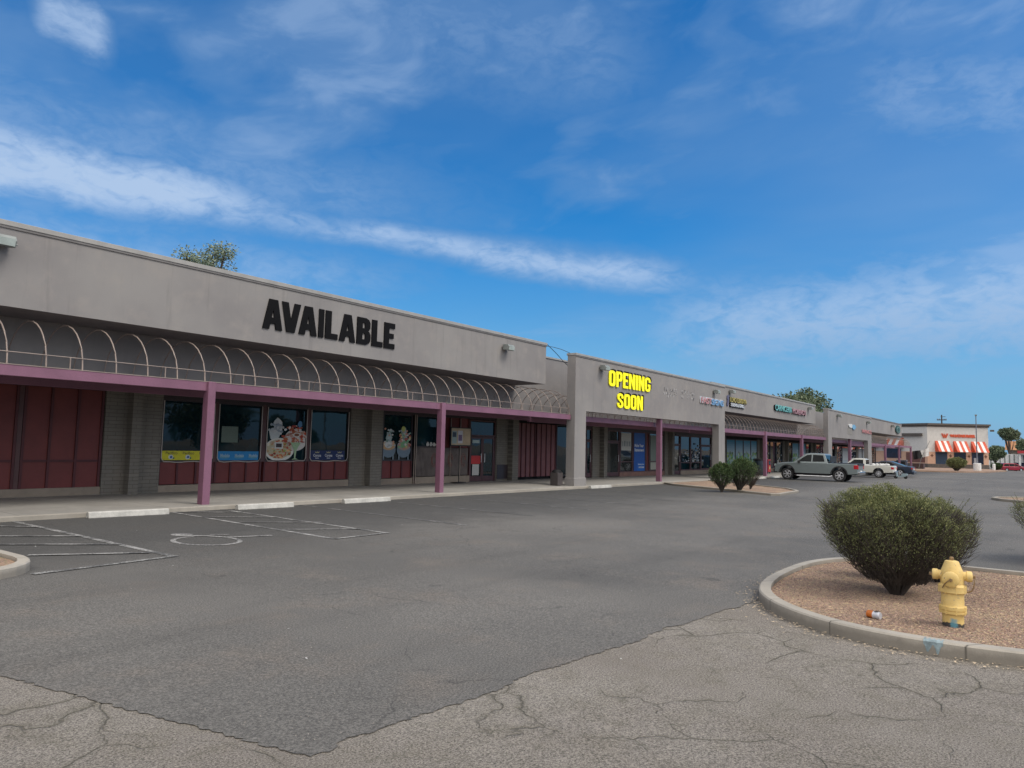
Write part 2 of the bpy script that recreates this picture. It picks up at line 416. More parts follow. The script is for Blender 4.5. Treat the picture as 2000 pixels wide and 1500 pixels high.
fin = t.mix(cl, skyc, cloudc)
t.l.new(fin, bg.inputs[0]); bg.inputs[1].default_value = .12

sun = bpy.data.lights.new('sun', 'SUN'); so = bpy.data.objects.new('sun', sun); COL.objects.link(so)
sun.energy = 1.5; sun.angle = math.radians(24); sun.color = (1, .94, .86)
sd = Vector((math.cos(SUN_EL)*math.cos(SUN_AZ), math.cos(SUN_EL)*math.sin(SUN_AZ), math.sin(SUN_EL)))
so.rotation_euler = sd.to_track_quat('Z', 'Y').to_euler(); so.location = (0, -20, 40)

# ------------------------------------------------------------------ camera
cam = bpy.data.cameras.new('camera'); co = bpy.data.objects.new('camera', cam); COL.objects.link(co)
cam.sensor_width = 36; cam.lens = 36*1430/2000; cam.clip_end = 5000; cam.clip_start = .05
R = Matrix(((0.5892055938902062, -0.08039732817394989, -0.8039732817394989), (-0.8076335040117791, -0.029332996940111856, -0.5889547507985374), (0.02376744256636048, 0.9963311923818313, -0.08221474174899028)))
co.matrix_world = Matrix.Translation((0, 0, 1.7)) @ R.to_4x4()
sc.camera = co

# ------------------------------------------------------------------ ground
def sheet(name, pts, dz, mat, label=None):
    b = MB(); b.add([(x, y, G(x)+dz) for x, y in pts], [tuple(range(len(pts)))])
    o = b.build(name, mat); tag(o, label, None, None, 'structure')
    for p in o.data.polygons:
        if p.normal.z < 0: o.data.flip_normals(); break
    return o
b = MB()
xs = [-600, -100, -20, 0, 150, 250, 600, 3500]
for i in range(len(xs)-1):
    x0, x1 = xs[i], xs[i+1]
    b.add([(x0, -2500, G(x0)), (x1, -2500, G(x1)), (x1, 2500, G(x1)), (x0, 2500, G(x0))], [(0, 1, 2, 3)])
tag(b.build('ground', m_worn), 'old worn grey brown asphalt with cracks', None, None, 'structure')
# overlay of newer asphalt with a ragged edge
rnd = random.Random(3)
edge = [(-2.0, 30), (1.2, 16.3), (1.75, 10), (2.19, 6.01), (2.47, 4.47), (2.7, 3.27), (4.48, 3.2), (8.88, 2.77), (10.5, 2.6)]
pts = []
for i in range(len(edge)-1):
    (x0, y0), (x1, y1) = edge[i], edge[i+1]
    L = math.hypot(x1-x0, y1-y0); n = max(1, int(L/.035))
    for k in range(n):
        q = k/n; j = .018 if i >= 2 else .0
        pts.append((x0+(x1-x0)*q+rnd.uniform(-j, j), y0+(y1-y0)*q+rnd.uniform(-j, j)+(.11*NZ(Vector((k*.035*1.1, i*7.0, 0)))+.05*NZ(Vector((k*.035*5.0, i*3.0, 4))) if i >= 2 else 0)))
pts += [(10.5, 2.6), (10.5, -140), (150, -140), (150, 45), (-2, 45)]
b = MB(); b.add([(x, y, G(x)+.006) for x, y in pts], [tuple(range(len(pts)))])
n0 = len(pts)
o = b.build('parking_lot', m_asph, fix=False)
if o.data.polygons[0].normal.z < 0: o.data.flip_normals()
tag(o, 'dark grey asphalt overlay of the parking lot', None, None, 'structure')
b = MB(); b.add([(150, -140, G(150)+.012), (250, -140, G(250)+.012), (250, 120, G(250)+.012), (150, 120, G(150)+.012)], [(0, 1, 2, 3)])
b.add([(250, -140, G(250)+.012), (520, -140, G(250)+.012), (520, 120, G(250)+.012), (250, 120, G(250)+.012)], [(0, 1, 2, 3)])
tag(b.build('road', m_asph), 'grey road beyond the parking lot', None, None, 'structure')

# sidewalk in front of the shops
b = MB(); x0, x1 = -14, 127.5
def wedge(b, x0, x1, y0, z0, y1, z1, zb):
    a, c = G(x0), G(x1)
    vs = [(x0,y0,a+zb),(x1,y0,c+zb),(x1,y1,c+zb),(x0,y1,a+zb),(x0,y0,a+z0),(x1,y0,c+z0),(x1,y1,c+z1),(x0,y1,a+z1)]
    b.add(vs, [(0,3,2,1),(4,5,6,7),(0,1,5,4),(1,2,6,5),(2,3,7,6),(3,0,4,7)])
wedge(b, x0, x1, 16.45, .10, 20.75, .15, -.3)
tag(b.build('sidewalk', m_walk), 'grey concrete walkway along the shop fronts', None, None, 'structure')
b = MB(); wedge(b, x0, x1, 16.3, .105, 16.447, .104, -.3)
tag(b.build('sidewalk_curb', m_curb, bevel=.015), 'pale concrete kerb edge of the walkway', None, None, 'structure')

# painted markings
def stripe(b, p, q, wd=.1, dz=.012):
    d = Vector((q[0]-p[0], q[1]-p[1])).normalized(); n = Vector((-d.y, d.x))*wd/2
    v = [(p[0]+n.x, p[1]+n.y), (q[0]+n.x, q[1]+n.y), (q[0]-n.x, q[1]-n.y), (p[0]-n.x, p[1]-n.y)]
    b.add([(x, y, G(x)+dz) for x, y in v], [(3, 2, 1, 0)])
b = MB()
stripe(b, (5.95, 16.28), (5.8, 10.25), .11); stripe(b, (5.85, 10.2), (3.9, 10.0), .11, .016)
for p, q in [((4.9, 16.2), (5.9, 15.0)), ((4.5, 14.4), (5.88, 13.2)), ((4.5, 13.05), (5.85, 11.85)), ((4.44, 11.58), (5.72, 10.72))]: stripe(b, p, q, .09, .020)
stripe(b, (9.15, 16.28), (8.76, 10.22), .1); stripe(b, (10.4, 16.28), (10.05, 10.24), .1); stripe(b, (8.76, 10.2), (10.1, 10.24), .1, .016)
for p, q in [((9.2, 16.25), (10.3, 15.3)), ((9.05, 14.9), (10.25, 13.85)), ((9.05, 13.5), (10.3, 12.45)), ((8.9, 11.9), (10.1, 11.0))]: stripe(b, p, q, .08, .020)
tag(b.build('access_aisle_markings', m_line), 'white striped access aisles beside the accessible stall', None, None, 'structure')
b = MB()
stripe(b, (12.72, 16.28), (12.31, 10.1), .09)
for x in (15.6, 18.5, 21.4, 24.3, 27.2): stripe(b, (x, 16.28), (x-.3, 10.4), .08)
for x in (45.5, 48.4, 51.3, 57.2, 60.1, 63.0, 65.9, 68.8, 71.7): stripe(b, (x, 16.2), (x-.3, 9.8), .09)
for x in (38, 41, 44, 47, 50): stripe(b, (x, -1), (x-.3, -6.5), .09)
for x in (58, 70, 82): stripe(b, (x, 5.2), (x+9, 5.2), .1)
tag(b.build('stall_lines', m_faint), 'faded white parking stall lines', None, None, 'structure')
# accessible symbol, lying on its side as seen from the drive
b = MB()
def strip(b, P, wd, dz):
    for i in range(len(P)-1):
        p, q = Vector(P[i]), Vector(P[i+1])
        def nrm(k):
            a = Vector(P[max(k-1, 0)]); c = Vector(P[min(k+1, len(P)-1)]); d = (c-a).normalized(); return Vector((-d.y, d.x))*wd/2
        n1, n2 = nrm(i), nrm(i+1)
        b.add([(v.x, v.y, G(v.x)+dz) for v in (p+n1, q+n2, q-n2, p-n1)], [(3, 2, 1, 0)])
arc = [(7.05+.48*math.cos(a), 11.42+.62*math.sin(a)) for a in [math.radians(x) for x in range(75, 400, 15)]]
strip(b, arc, .085, .012)
b.add([(7.18+.17*math.cos(2*PI*k/16), 12.42+.22*math.sin(2*PI*k/16), G(7.18)+.012) for k in range(16)], [tuple(range(16))])
strip(b, [(7.12, 12.2), (7.38, 11.95), (7.55, 11.55), (8.25, 11.3)], .10, .016); strip(b, [(7.5, 12.05), (7.75, 11.85)], .06, .020)
tag(b.build('accessible_symbol', mat_paintline('symbol_paint', .44)), 'faded white wheelchair symbol painted on the asphalt', None, None, 'structure')

# wheel stops
def wheel_stop(x0, y0, x1, y1, label):
    cx, cy = (x0+x1)/2, (y0+y1)/2; L = math.hypot(x1-x0, y1-y0)/2
    b = MB(); w2 = .085; h = .13
    b.prism([(-w2, 0), (w2, 0), (w2*.75, h*.8), (w2*.5, h), (-w2*.5, h), (-w2*.75, h*.8)], -L, L, 'yz')
    o = b.build('wheel_stop', m_stop, bevel=.012); o.location = (cx, cy, G(cx)+.006); o.rotation_euler = (0, .005, math.atan2(y1-y0, x1-x0))
    tag(o, label, 'wheel stop', 'white concrete wheel stops along the walkway')
wheel_stop(7.22, 16.1, 8.88, 15.98, 'white wheel stop at the head of the accessible stall, left of the first purple post')
wheel_stop(10.62, 16.0, 12.2, 15.92, 'white wheel stop right of the first purple post, broken at its left end')
wheel_stop(13.95, 15.98, 15.7, 15.95, 'white wheel stop midway between the first two purple posts')
wheel_stop(27.9, 16.12, 29.7, 16.1, 'low grey white wheel stop beside the left pillar under the yellow letters')
wheel_stop(50.2, 16.05, 52.2, 16.05, 'white wheel stop behind the taller middle shrub')
wheel_stop(53.2, 16.05, 55.3, 16.05, 'white wheel stop in front of the silver pickup')

# kerbed islands
def island(pts, name_label, hgt=.13, wd=.135, seg=6, closed=True, rnd_r=0):
    # pts: outer outline counter clockwise
    n = len(pts); P = [Vector(p) for p in pts]
    inner = []
    for i in range(n):
        a, c, d = P[i-1], P[i], P[(i+1) % n]
        e1 = (c-a).normalized(); e2 = (d-c).normalized()
        n1 = Vector((-e1.y, e1.x)); n2 = Vector((-e2.y, e2.x)); m = (n1+n2).normalized()
        k = wd/max(.4, m.dot(n1)); inner.append(c+m*k)
    b = MB(); fs = []
    vs = [(p.x, p.y, G(p.x)-.1) for p in P]+[(p.x, p.y, G(p.x)+hgt-.015) for p in P]
    mid = [p+(q-p)*.12 for p, q in zip(P, inner)]
    vs += [(p.x, p.y, G(p.x)+hgt) for p in mid]+[(p.x, p.y, G(p.x)+hgt) for p in inner]+[(p.x, p.y, G(p.x)-.1) for p in inner]
    for i in range(n):
        j = (i+1) % n
        for r in range(4): fs.append((r*n+i, r*n+j, (r+1)*n+j, (r+1)*n+i))
    b.add(vs, fs)
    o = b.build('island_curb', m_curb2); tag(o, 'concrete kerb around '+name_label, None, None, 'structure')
    g = MB(); g.add([(p.x, p.y, G(p.x)+hgt-.05) for p in inner], [tuple(range(n))])
    o2 = g.build('gravel_bed', m_gravel)
    if o2.data.polygons[0].normal.z < 0: o2.data.flip_normals()
    tag(o2, 'reddish gravel inside '+name_label, None, None, 'structure')
    return inner
def smooth_poly(pts, k=3):
    for _ in range(k):
        q = []
        for i in range(len(pts)):
            a, c = pts[i], pts[(i+1) % len(pts)]
            q += [(a[0]*.75+c[0]*.25, a[1]*.75+c[1]*.25), (a[0]*.25+c[0]*.75, a[1]*.25+c[1]*.75)]
        pts = q
    return pts
near_isl = smooth_poly([(7.42, 1.25), (7.44, .45), (7.72, -.6), (8.1, -9), (13.2, -9), (12.95, -2), (12.95, .6), (12.9, 2.4), (11.9, 3.0), (10.0, 3.03), (8.9, 2.86), (8.2, 2.5), (7.65, 1.9)], 3)
near_isl = near_isl if True else None
near_in = island(near_isl, 'the near planting island')
island(smooth_poly([(2.3, 9.95), (3.5, 9.8), (4.12, 10.4), (4.1, 11.5), (4.1, 13.5), (4.1, 16.1), (1.2, 16.1), (1.2, 10.2)], 2), 'the left planting island')
island([(35.9, 16.28), (34.8, 15.3), (33.0, 12.4), (31.7, 10.5), (30.9, 9.3), (31.2, 9.0), (34.8, 9.2), (35.4, 9.45), (37.0, 10.3), (38.5, 12.0), (40.4, 14.0), (42.0, 16.28)], 'the middle island with shrubs', .10)
island([(36.2, .9), (37.0, 1.7), (38.0, 2.05), (39.0, 1.9), (40.2, .9), (40.6, -4), (36.4, -4)][::-1], 'the far right island', .12)

# ------------------------------------------------------------------ strip mall
YW = 20.6
def part(bld, mb, name, mat, **k): return mb.build(name, mat, bld, **k)
def hoops(R_, off, xs, y0=16.87, z0=3.06, r=1.08, wall_only=False, ti=.015, mat=None):
    out = []
    for x in xs:
        b = MB(off)
        pth = [(x, y0+r-r*math.cos(a), z0+r*math.sin(a)) for a in [PI*k/14 for k in range(15)]]
        b.tube(pth, ti, 6); out.append(b.build('canopy_hoop', mat or m_hoop, R_, smooth=True))
    return out
def rail(R_, off, x0, x1, y, z, step=2.1):
    b = MB(off); b.tube([(x0, y, z), (x1, y, z)], .009, 5)
    x = x0+.4
    while x < x1: b.tube([(x, y, z-.25), (x, y, z)], .012, 5, cap=False); x += step
    return b.build('canopy_rail', m_hoop, R_)
def column(R_, off, x, ztop, y0=16.7, y1=16.92, name='column', wd=.2):
    b = MB(off); b.box(x-wd/2, x+wd/2, y0, y1, G(x)+.05, ztop)
    return b.build(name, m_purple, R_, bevel=.008)
def battens(b, x0, x1, y, z0, z1, step, wd=.055, first=None):
    x = x0 if first is None else first
    while x <= x1+.01:
        b.box(x-wd/2, x+wd/2, y-.03, y, z0, z1); x += step
def panel(R_, off, x0, x1, z0, z1, step=None, rail_z=None, mat=None):
    b = MB(off); b.box(x0, x1, YW+.02, YW+.1, z0, z1); b.cur = 1
    if step:
        n = max(1, round((x1-x0)/step)); st = (x1-x0)/n
        for k in range(n+1):
            xx = min(max(x0+k*st, x0+.035), x1-.035); b.box(xx-.03, xx+.03, YW-.02, YW+.018, z0+.001, z1-.001)
    if rail_z: b.box(x0+.07, x1-.07, YW-.012, YW+.0185, rail_z-.03, rail_z+.03)
    return b.build('wall_panel', mat or m_red, R_, mat2=m_redtrim)
def plinth(R_, off, x0, x1, z1, mat=None, y=None):
    b = MB(off); b.box(x0, x1, (y or YW-.04), YW+.15, z1-.9, z1); return b.build('plinth', mat or m_plinth, R_, bevel=.01)
def window(R_, off, x0, x1, z0, z1, mat_f=None, glass=None, fw=.05, railz=None, name='window', rope=False):
    b = MB(off)
    b.box(x0, x0+fw, YW-.02, YW+.07, z0, z1); b.box(x1-fw, x1, YW-.02, YW+.07, z0, z1)
    b.box(x0+fw, x1-fw, YW-.018, YW+.07, z0, z0+fw); b.box(x0+fw, x1-fw, YW-.018, YW+.07, z1-fw, z1)
    if railz: b.box(x0+fw, x1-fw, YW-.019, YW+.07, railz-.03, railz+.03)
    f = b.build(name, mat_f or m_frame, R_)
    g = MB(off); g.box(x0+fw*.5, x1-fw*.5, YW+.03, YW+.045, z0+fw*.5, z1-fw*.5); g.build('pane', glass or m_glass, f)
    if rope:
        r = MB(off); e = .02; zb = z0+.02
        P = [(x0+.03, YW-.035, z1-.05), (x0+.025, YW-.035, (z0+z1)/2), (x0+.03, YW-.035, zb+.1), (x0+.1, YW-.035, zb-.0)]
        k = 8
        for i in range(1, k): P.append((x0+.1+(x1-x0-.2)*i/k, YW-.035, zb-.015*math.sin(i*1.3+x0)-.01))
        P += [(x1-.1, YW-.035, zb), (x1-.03, YW-.035, zb+.1), (x1-.03, YW-.035, z1-.05)]
        r.tube(P, .013, 5); r.build('rope_light', m_rope, f)
    return f
def door(R_, off, x0, x1, z0, zt, z1, double=False, mat_f=None, glass=None):
    mf = mat_f or m_brown; b = MB(off)
    b.box(x0, x0+.06, YW-.02, YW+.08, z0, z1); b.box(x1-.06, x1, YW-.02, YW+.08, z0, z1)
    b.box(x0+.06, x1-.06, YW-.018, YW+.08, z1-.06, z1); b.box(x0+.06, x1-.06, YW-.018, YW+.08, zt, zt+.07)
    f = b.build('door_frame', mf, R_)
    g = MB(off); g.box(x0+.05, x1-.05, YW+.04, YW+.05, zt+.05, z1-.04); g.build('transom', glass or m_glass, f)
    n = 2 if double else 1; wd = (x1-x0-.14)/n
    for k in range(n):
        a = x0+.07+k*wd; c = a+wd-.01
        b = MB(off); e = .085
        b.box(a, a+e, YW-.005, YW+.04, z0+.02, zt-.01); b.box(c-e, c, YW-.005, YW+.04, z0+.02, zt-.01)
        b.box(a+e, c-e, YW-.004, YW+.04, zt-.1, zt-.011); b.box(a+e, c-e, YW-.004, YW+.04, z0+.021, z0+.25)
        d = b.build('door', mf, R_)
        g = MB(off); g.box(a+e*.6, c-e*.6, YW+.02, YW+.03, z0+.2, zt-.06); g.build('pane', glass or m_glass, d)
        h = MB(off); hx = c-.12 if k == 0 else a+.12
        h.tube([(hx, YW-.05, z0+.85), (hx, YW-.05, z0+1.25)], .013, 6)
        h.tube([(hx, YW-.05, z0+.88), (hx, YW+.0, z0+.88)], .01, 6); h.tube([(hx, YW-.05, z0+1.22), (hx, YW+.0, z0+1.22)], .01, 6)
        h.build('handle', m_rim, d)
    return f
def pier(R_, off, x0, x1, rib=None, z1=3.05):
    b = MB(off); b.box(x0, x1, YW-.06, YW+.4, G(x0)-.5, z1)
    if rib: b.box(rib[0], rib[1], YW-.34, YW-.062, G(x0)-.5, z1)
    return b.build('block_pier', m_block, R_)
def decal(R_, off, name, elems, y=YW-.004, mat=None, step=.0004):
    b = MB(off)
    for i, (pts, c) in enumerate(elems):
        b.add([(p[0], y-step*(i+1), p[1]) for p in pts], [tuple(range(len(pts)))], c)
    o = b.build(name, mat or m_print, R_, fix=False)
    for p in o.data.polygons: pass
    return o
def rect(x0, x1, z0, z1): return [(x0, z0), (x1, z0), (x1, z1), (x0, z1)]
def ell(cx, cz, rx, rz, n=14, a0=0): return [(cx+rx*math.cos(2*PI*k/n+a0), cz+rz*math.sin(2*PI*k/n+a0)) for k in range(n)]
def blob(cx, cz, rx, rz, r, n=11): return [(cx+rx*(.75+.5*r.random())*math.cos(2*PI*k/n), cz+rz*(.75+.5*r.random())*math.sin(2*PI*k/n)) for k in range(n)]

# text -----------------------------------------------------------------
def curve_mesh(cu):
    ob = bpy.data.objects.new('tmp', cu); COL.objects.link(ob)
    dg = bpy.context.evaluated_depsgraph_get(); dg.update()
    me = bpy.data.meshes.new_from_object(ob.evaluated_get(dg)); bpy.data.objects.remove(ob); return me
def place_mesh(me, name, mat, parent, off, x0, z0, W, H, y, side=.05, keep=False):
    # me lies in its own xy plane, z is depth; fit to x0..x0+W, z0..z0+H on the plane Y=y facing -Y
    xs_ = [v.co.x for v in me.vertices]; ys_ = [v.co.y for v in me.vertices]; zs_ = [v.co.z for v in me.vertices]
    ax, bx, ay, by = min(xs_), max(xs_), min(ys_), max(ys_); az_, bz_ = min(zs_), max(zs_)
    for v in me.vertices:
        X = x0+(v.co.x-ax)/(bx-ax)*W; Z = z0+(v.co.y-ay)/(by-ay)*H
        dz = (v.co.z-az_)/max(1e-6, bz_-az_)*side
        v.co = (X-off[0], y-dz-off[1], Z-off[2])
    me.materials.clear(); me.materials.append(mat); me.name = name
    o = bpy.data.objects.new(name, me); COL.objects.link(o)
    if parent: o.parent = parent
    return o
def text(s, name, mat, parent, off, x0, z0, W, H, y, side=.05, bold=.03, shear=0):
    cu = bpy.data.curves.new('t', 'FONT'); cu.body = s; cu.extrude = .05; cu.offset = bold; cu.shear = shear; cu.resolution_u = 3
    return place_mesh(curve_mesh(cu), name, mat, parent, off, x0, z0, W, H, y, side)
def strokep(P, wd):
    L = []; Rr = []; n = len(P)
    for i in range(n):
        p = Vector(P[i]); a = Vector(P[max(i-1, 0)]); c = Vector(P[min(i+1, n-1)])
        if 0 < i < n-1:
            n1 = (p-a).normalized(); n2 = (c-p).normalized()
            m = Vector((-n1.y-n2.y, n1.x+n2.x)).normalized(); k = wd/2/max(.5, m.dot(Vector((-n1.y, n1.x))))
        else:
            d = (c-a).normalized(); m = Vector((-d.y, d.x)); k = wd/2
        L.append(tuple(p+m*k)); Rr.append(tuple(p-m*k))
    return L+Rr[::-1]
def rrect(x0, y0, x1, y1, r, n=5):
    out = []
    for cx, cy, a in ((x1-r, y1-r, 0), (x0+r, y1-r, 90), (x0+r, y0+r, 180), (x1-r, y0+r, 270)):
        for k in range(n+1):
            q = math.radians(a+90*k/n); out.append((cx+r*math.cos(q), cy+r*math.sin(q)))
    return out
GL = {
 'A': (.58, [[(0,0),(.17,0),(.2,.2),(.38,.2),(.41,0),(.58,0),(.41,1),(.17,1)], [(.23,.37),(.35,.37),(.29,.8)]]),
 'V': (.58, [[(0,1),(.17,1),(.29,.3),(.41,1),(.58,1),(.41,0),(.17,0)]]),
 'I': (.17, [[(0,0),(.17,0),(.17,1),(0,1)]]),
 'L': (.43, [[(0,0),(.43,0),(.43,.17),(.18,.17),(.18,1),(0,1)]]),
 'E': (.43, [[(0,0),(.43,0),(.43,.17),(.18,.17),(.18,.42),(.38,.42),(.38,.58),(.18,.58),(.18,.83),(.43,.83),(.43,1),(0,1)]]),
 'B': (.51, [[(0,0),(.34,0),(.46,.06),(.51,.17),(.51,.38),(.46,.48),(.40,.52),(.45,.56),(.49,.64),(.49,.84),(.44,.95),(.33,1),(0,1)], [(.18,.16),(.29,.16),(.33,.2),(.33,.37),(.29,.43),(.18,.43)], [(.18,.59),(.28,.59),(.315,.63),(.315,.8),(.28,.84),(.18,.84)]]),
 'P': (.49, [[(0,0),(.18,0),(.18,.38),(.33,.38),(.44,.43),(.49,.54),(.49,.84),(.44,.95),(.33,1),(0,1)], [(.18,.54),(.28,.54),(.315,.58),(.315,.8),(.28,.84),(.18,.84)]]),
 'N': (.52, [[(0,0),(.17,0),(.17,.56),(.35,0),(.52,0),(.52,1),(.35,1),(.35,.44),(.17,1),(0,1)]]),
 'O': (.5, [rrect(0,0,.5,1,.2), rrect(.175,.17,.325,.83,.07)]),
 'S': (.5, [strokep([(.42,.66),(.42,.78),(.37,.88),(.25,.92),(.13,.88),(.085,.78),(.1,.65),(.22,.53),(.36,.42),(.415,.32),(.415,.2),(.36,.11),(.25,.08),(.13,.12),(.08,.22),(.08,.34)], .165)]),
 'G': (.5, [strokep([(.42,.66),(.42,.78),(.37,.88),(.25,.92),(.13,.88),(.083,.78),(.083,.22),(.13,.12),(.25,.08),(.37,.12),(.417,.22),(.417,.44),(.27,.44)], .165)]),
}
def blockword(word, name, mat, parent, off, x0, z0, W, H, y, side, split=True, grow=0):
    GP = .075 if not grow else .055; wid = sum(GL[c][0] for c in word)+GP*(len(word)-1); KN = {'AV': .09, 'VA': .09, 'LA': .0, 'LE': .0}; wid -= sum(KN.get(word[i:i+2], 0) for i in range(len(word)-1)) if grow else 0; k = W/wid; x = x0; obs = []
    for ci, c in enumerate(word):
        gw, loops = GL[c]
        cu = bpy.data.curves.new('g', 'CURVE'); cu.dimensions = '2D'; cu.fill_mode = 'BOTH'; cu.extrude = .05; cu.offset = grow
        for lp in loops:
            s = cu.splines.new('POLY'); s.points.add(len(lp)-1); s.use_cyclic_u = True
            for i, p in enumerate(lp): s.points[i].co = (p[0], p[1], 0, 1)
        me = curve_mesh(cu)
        xa = min(v.co.x for v in me.vertices); xb = max(v.co.x for v in me.vertices)
        obs.append(place_mesh(me, name, mat, parent, off, x, z0, gw*k, H, y, side))
        x += (gw+GP-(KN.get(word[ci:ci+2], 0) if grow else 0))*k
    return obs

# ---- section 1: the AVAILABLE block
o1 = (10, YW, G(10))
B1 = root('retail_building', o1, 'long taupe stucco shop block with overhanging fascia and red panelled front under the black letters', 'building')
b = MB(o1); b.box(-14, 26.34, 17.5, 19.1, 4.33, 6.02); part(B1, b, 'fascia', m_stucco)
b = MB(o1); b.box(-14, 26.38, 17.46, 19.14, 6.022, 6.13); part(B1, b, 'coping', m_coping, bevel=.006)
b = MB(o1); b.box(-14, 26.37, 17.475, 17.498, 5.97, 6.0215); part(B1, b, 'coping_flashing', m_coping2)
b = MB(o1); b.box(-14, 32.5, 19.12, 21.1, 3.07, 5.82); part(B1, b, 'upper_wall', m_stucco)
b = MB(o1); b.box(26.42, 32.5, 19.08, 21.15, 5.822, 5.9); part(B1, b, 'wall_coping', m_coping)
b = MB(o1); b.box(-14, 36.2, 21.11, 48, -.6, 5.6); part(B1, b, 'roof_deck', m_roof)
b = MB(o1); b.box(-14, 27.3, 16.78, 16.94, 2.84, 3.06); part(B1, b, 'canopy_beam', m_purple, bevel=.006)
b = MB(o1); b.box(-14, 27.3, 18.96, 19.1, 2.80, 3.06); part(B1, b, 'canopy_beam', m_purple, bevel=.006)
b = MB(o1); b.box(-14, 27.3, 16.945, 18.955, 2.99, 3.03); b.box(-14, 36.2, 19.115, 20.55, 2.96, 3.0); part(B1, b, 'canopy_deck', m_deck)
b = MB(o1); b.box(-14, 27.3, 16.77, 16.96, 3.063, 3.08); part(B1, b, 'gutter_strip', m_hoop)
hoops(B1, o1, [5.82-.717*6+.717*k for k in range(37)])
rail(B1, o1, -6, 27.3, 16.87, 3.33)
for x in (1.6, 10.23, 18.89): column(B1, o1, x, 3.07)
panel(B1, o1, -14, -6, .31, 2.88, .62, 1.0); panel(B1, o1, -5.9, 1.2, .31, 2.88, .62, 1.0)
panel(B1, o1, 1.3, 7.44, .31, 2.88, .62, 1.0); panel(B1, o1, 7.55, 9.48, .31, 2.88, .62, 1.0); plinth(B1, o1, -14, 9.5, .31)
b = MB(o1); b.box(7.443, 7.547, YW-.01, YW+.1, .31, 2.9); part(B1, b, 'mullion', m_brown)
b = MB(o1); b.box(1.203, 1.297, YW-.01, YW+.1, .31, 2.9); part(B1, b, 'mullion', m_brown)
pier(B1, o1, 9.5, 11.08, (10.09, 10.36))
H1 = 2.78
def knee(R_, off, x0, x1, z0, z1, n=3): panel(R_, off, x0, x1, z0, z1, (x1-x0)/n)
b = MB(o1); b.box(11.08, 18.15, YW-.01, YW+.12, H1+.003, 2.9); b.box(19.75, 28.5, YW-.01, YW+.12, H1+.003, 2.9); part(B1, b, 'header', m_frame)
wins = [(11.1, 12.76), (12.86, 14.44), (14.6, 16.24), (16.36, 18.1)]
for i, (a, c) in enumerate(wins):
    wf = window(B1, o1, a, c, .95, H1, rope=True); knee(B1, o1, a-.04, c+.04, .31, .948)
    if i: 
        bb = MB(o1); bb.box(wins[i-1][1]+.003, a-.003, YW-.015, YW+.1, .95, H1); part(B1, bb, 'mullion', m_brown)
    z0 = 1.01
    if i == 0:
        E_ = [(rect(a+.04, c-.04, z0, z0+.27), (.62, .58, .02))]
        for q in range(3):
            cx = a+.33+q*.52
            E_ += [(ell(cx, z0+.09, .075, .07), (.55, .6, .6)), (ell(cx+.01, z0+.09, .04, .035), (.05, .12, .3)), (blob(cx+.09, z0+.06, .03, .03, rnd), (.05, .15, .1))]
        decal(wf, o1, 'banner', E_)
        for q in range(3): text('Pacifico', 'lettering', M('banner_ink', (.16, .15, .03)), wf, o1, a+.17+q*.52, z0+.165, .36, .085, YW-.006, .002, .02)
    if i == 1:
        decal(wf, o1, 'banner', [(rect(a+.04, c-.08, z0-.02, z0+.27), (.015, .22, .52)), (rect(a+.15, a+.72, 1.55, 2.05), (.12, .16, .13))]+[(ell(a+.3+q*.5, z0+.08, .17, .035), (.1, .3, .42)) for q in range(3)])
        for q in range(3): text('Modelo', 'lettering', M('pale_ink', (.35, .5, .6)), wf, o1, a+.15+q*.5, z0+.09, .32, .1, YW-.006, .002, .025)
    if i == 3:
        decal(wf, o1, 'banner', [(rect(a+.05, c-.15, z0-.02, z0+.32), (.008, .02, .10))]+[([(a+.28+q*.5, z0+.23), (a+.44+q*.5, z0+.23), (a+.46+q*.5, z0+.29), (a+.39+q*.5, z0+.26), (a+.36+q*.5, z0+.30), (a+.33+q*.5, z0+.26), (a+.26+q*.5, z0+.29)], (.35, .33, .2)) for q in range(3)])
        for q in range(3):
            text('Corona', 'lettering', M('white_ink', (.62, .64, .66)), wf, o1, a+.2+q*.5, z0+.1, .33, .1, YW-.006, .002, .02)
            text('Extra', 'lettering', M('white_ink', (.62, .64, .66)), wf, o1, a+.29+q*.5, z0+.035, .15, .045, YW-.006, .002, .02)
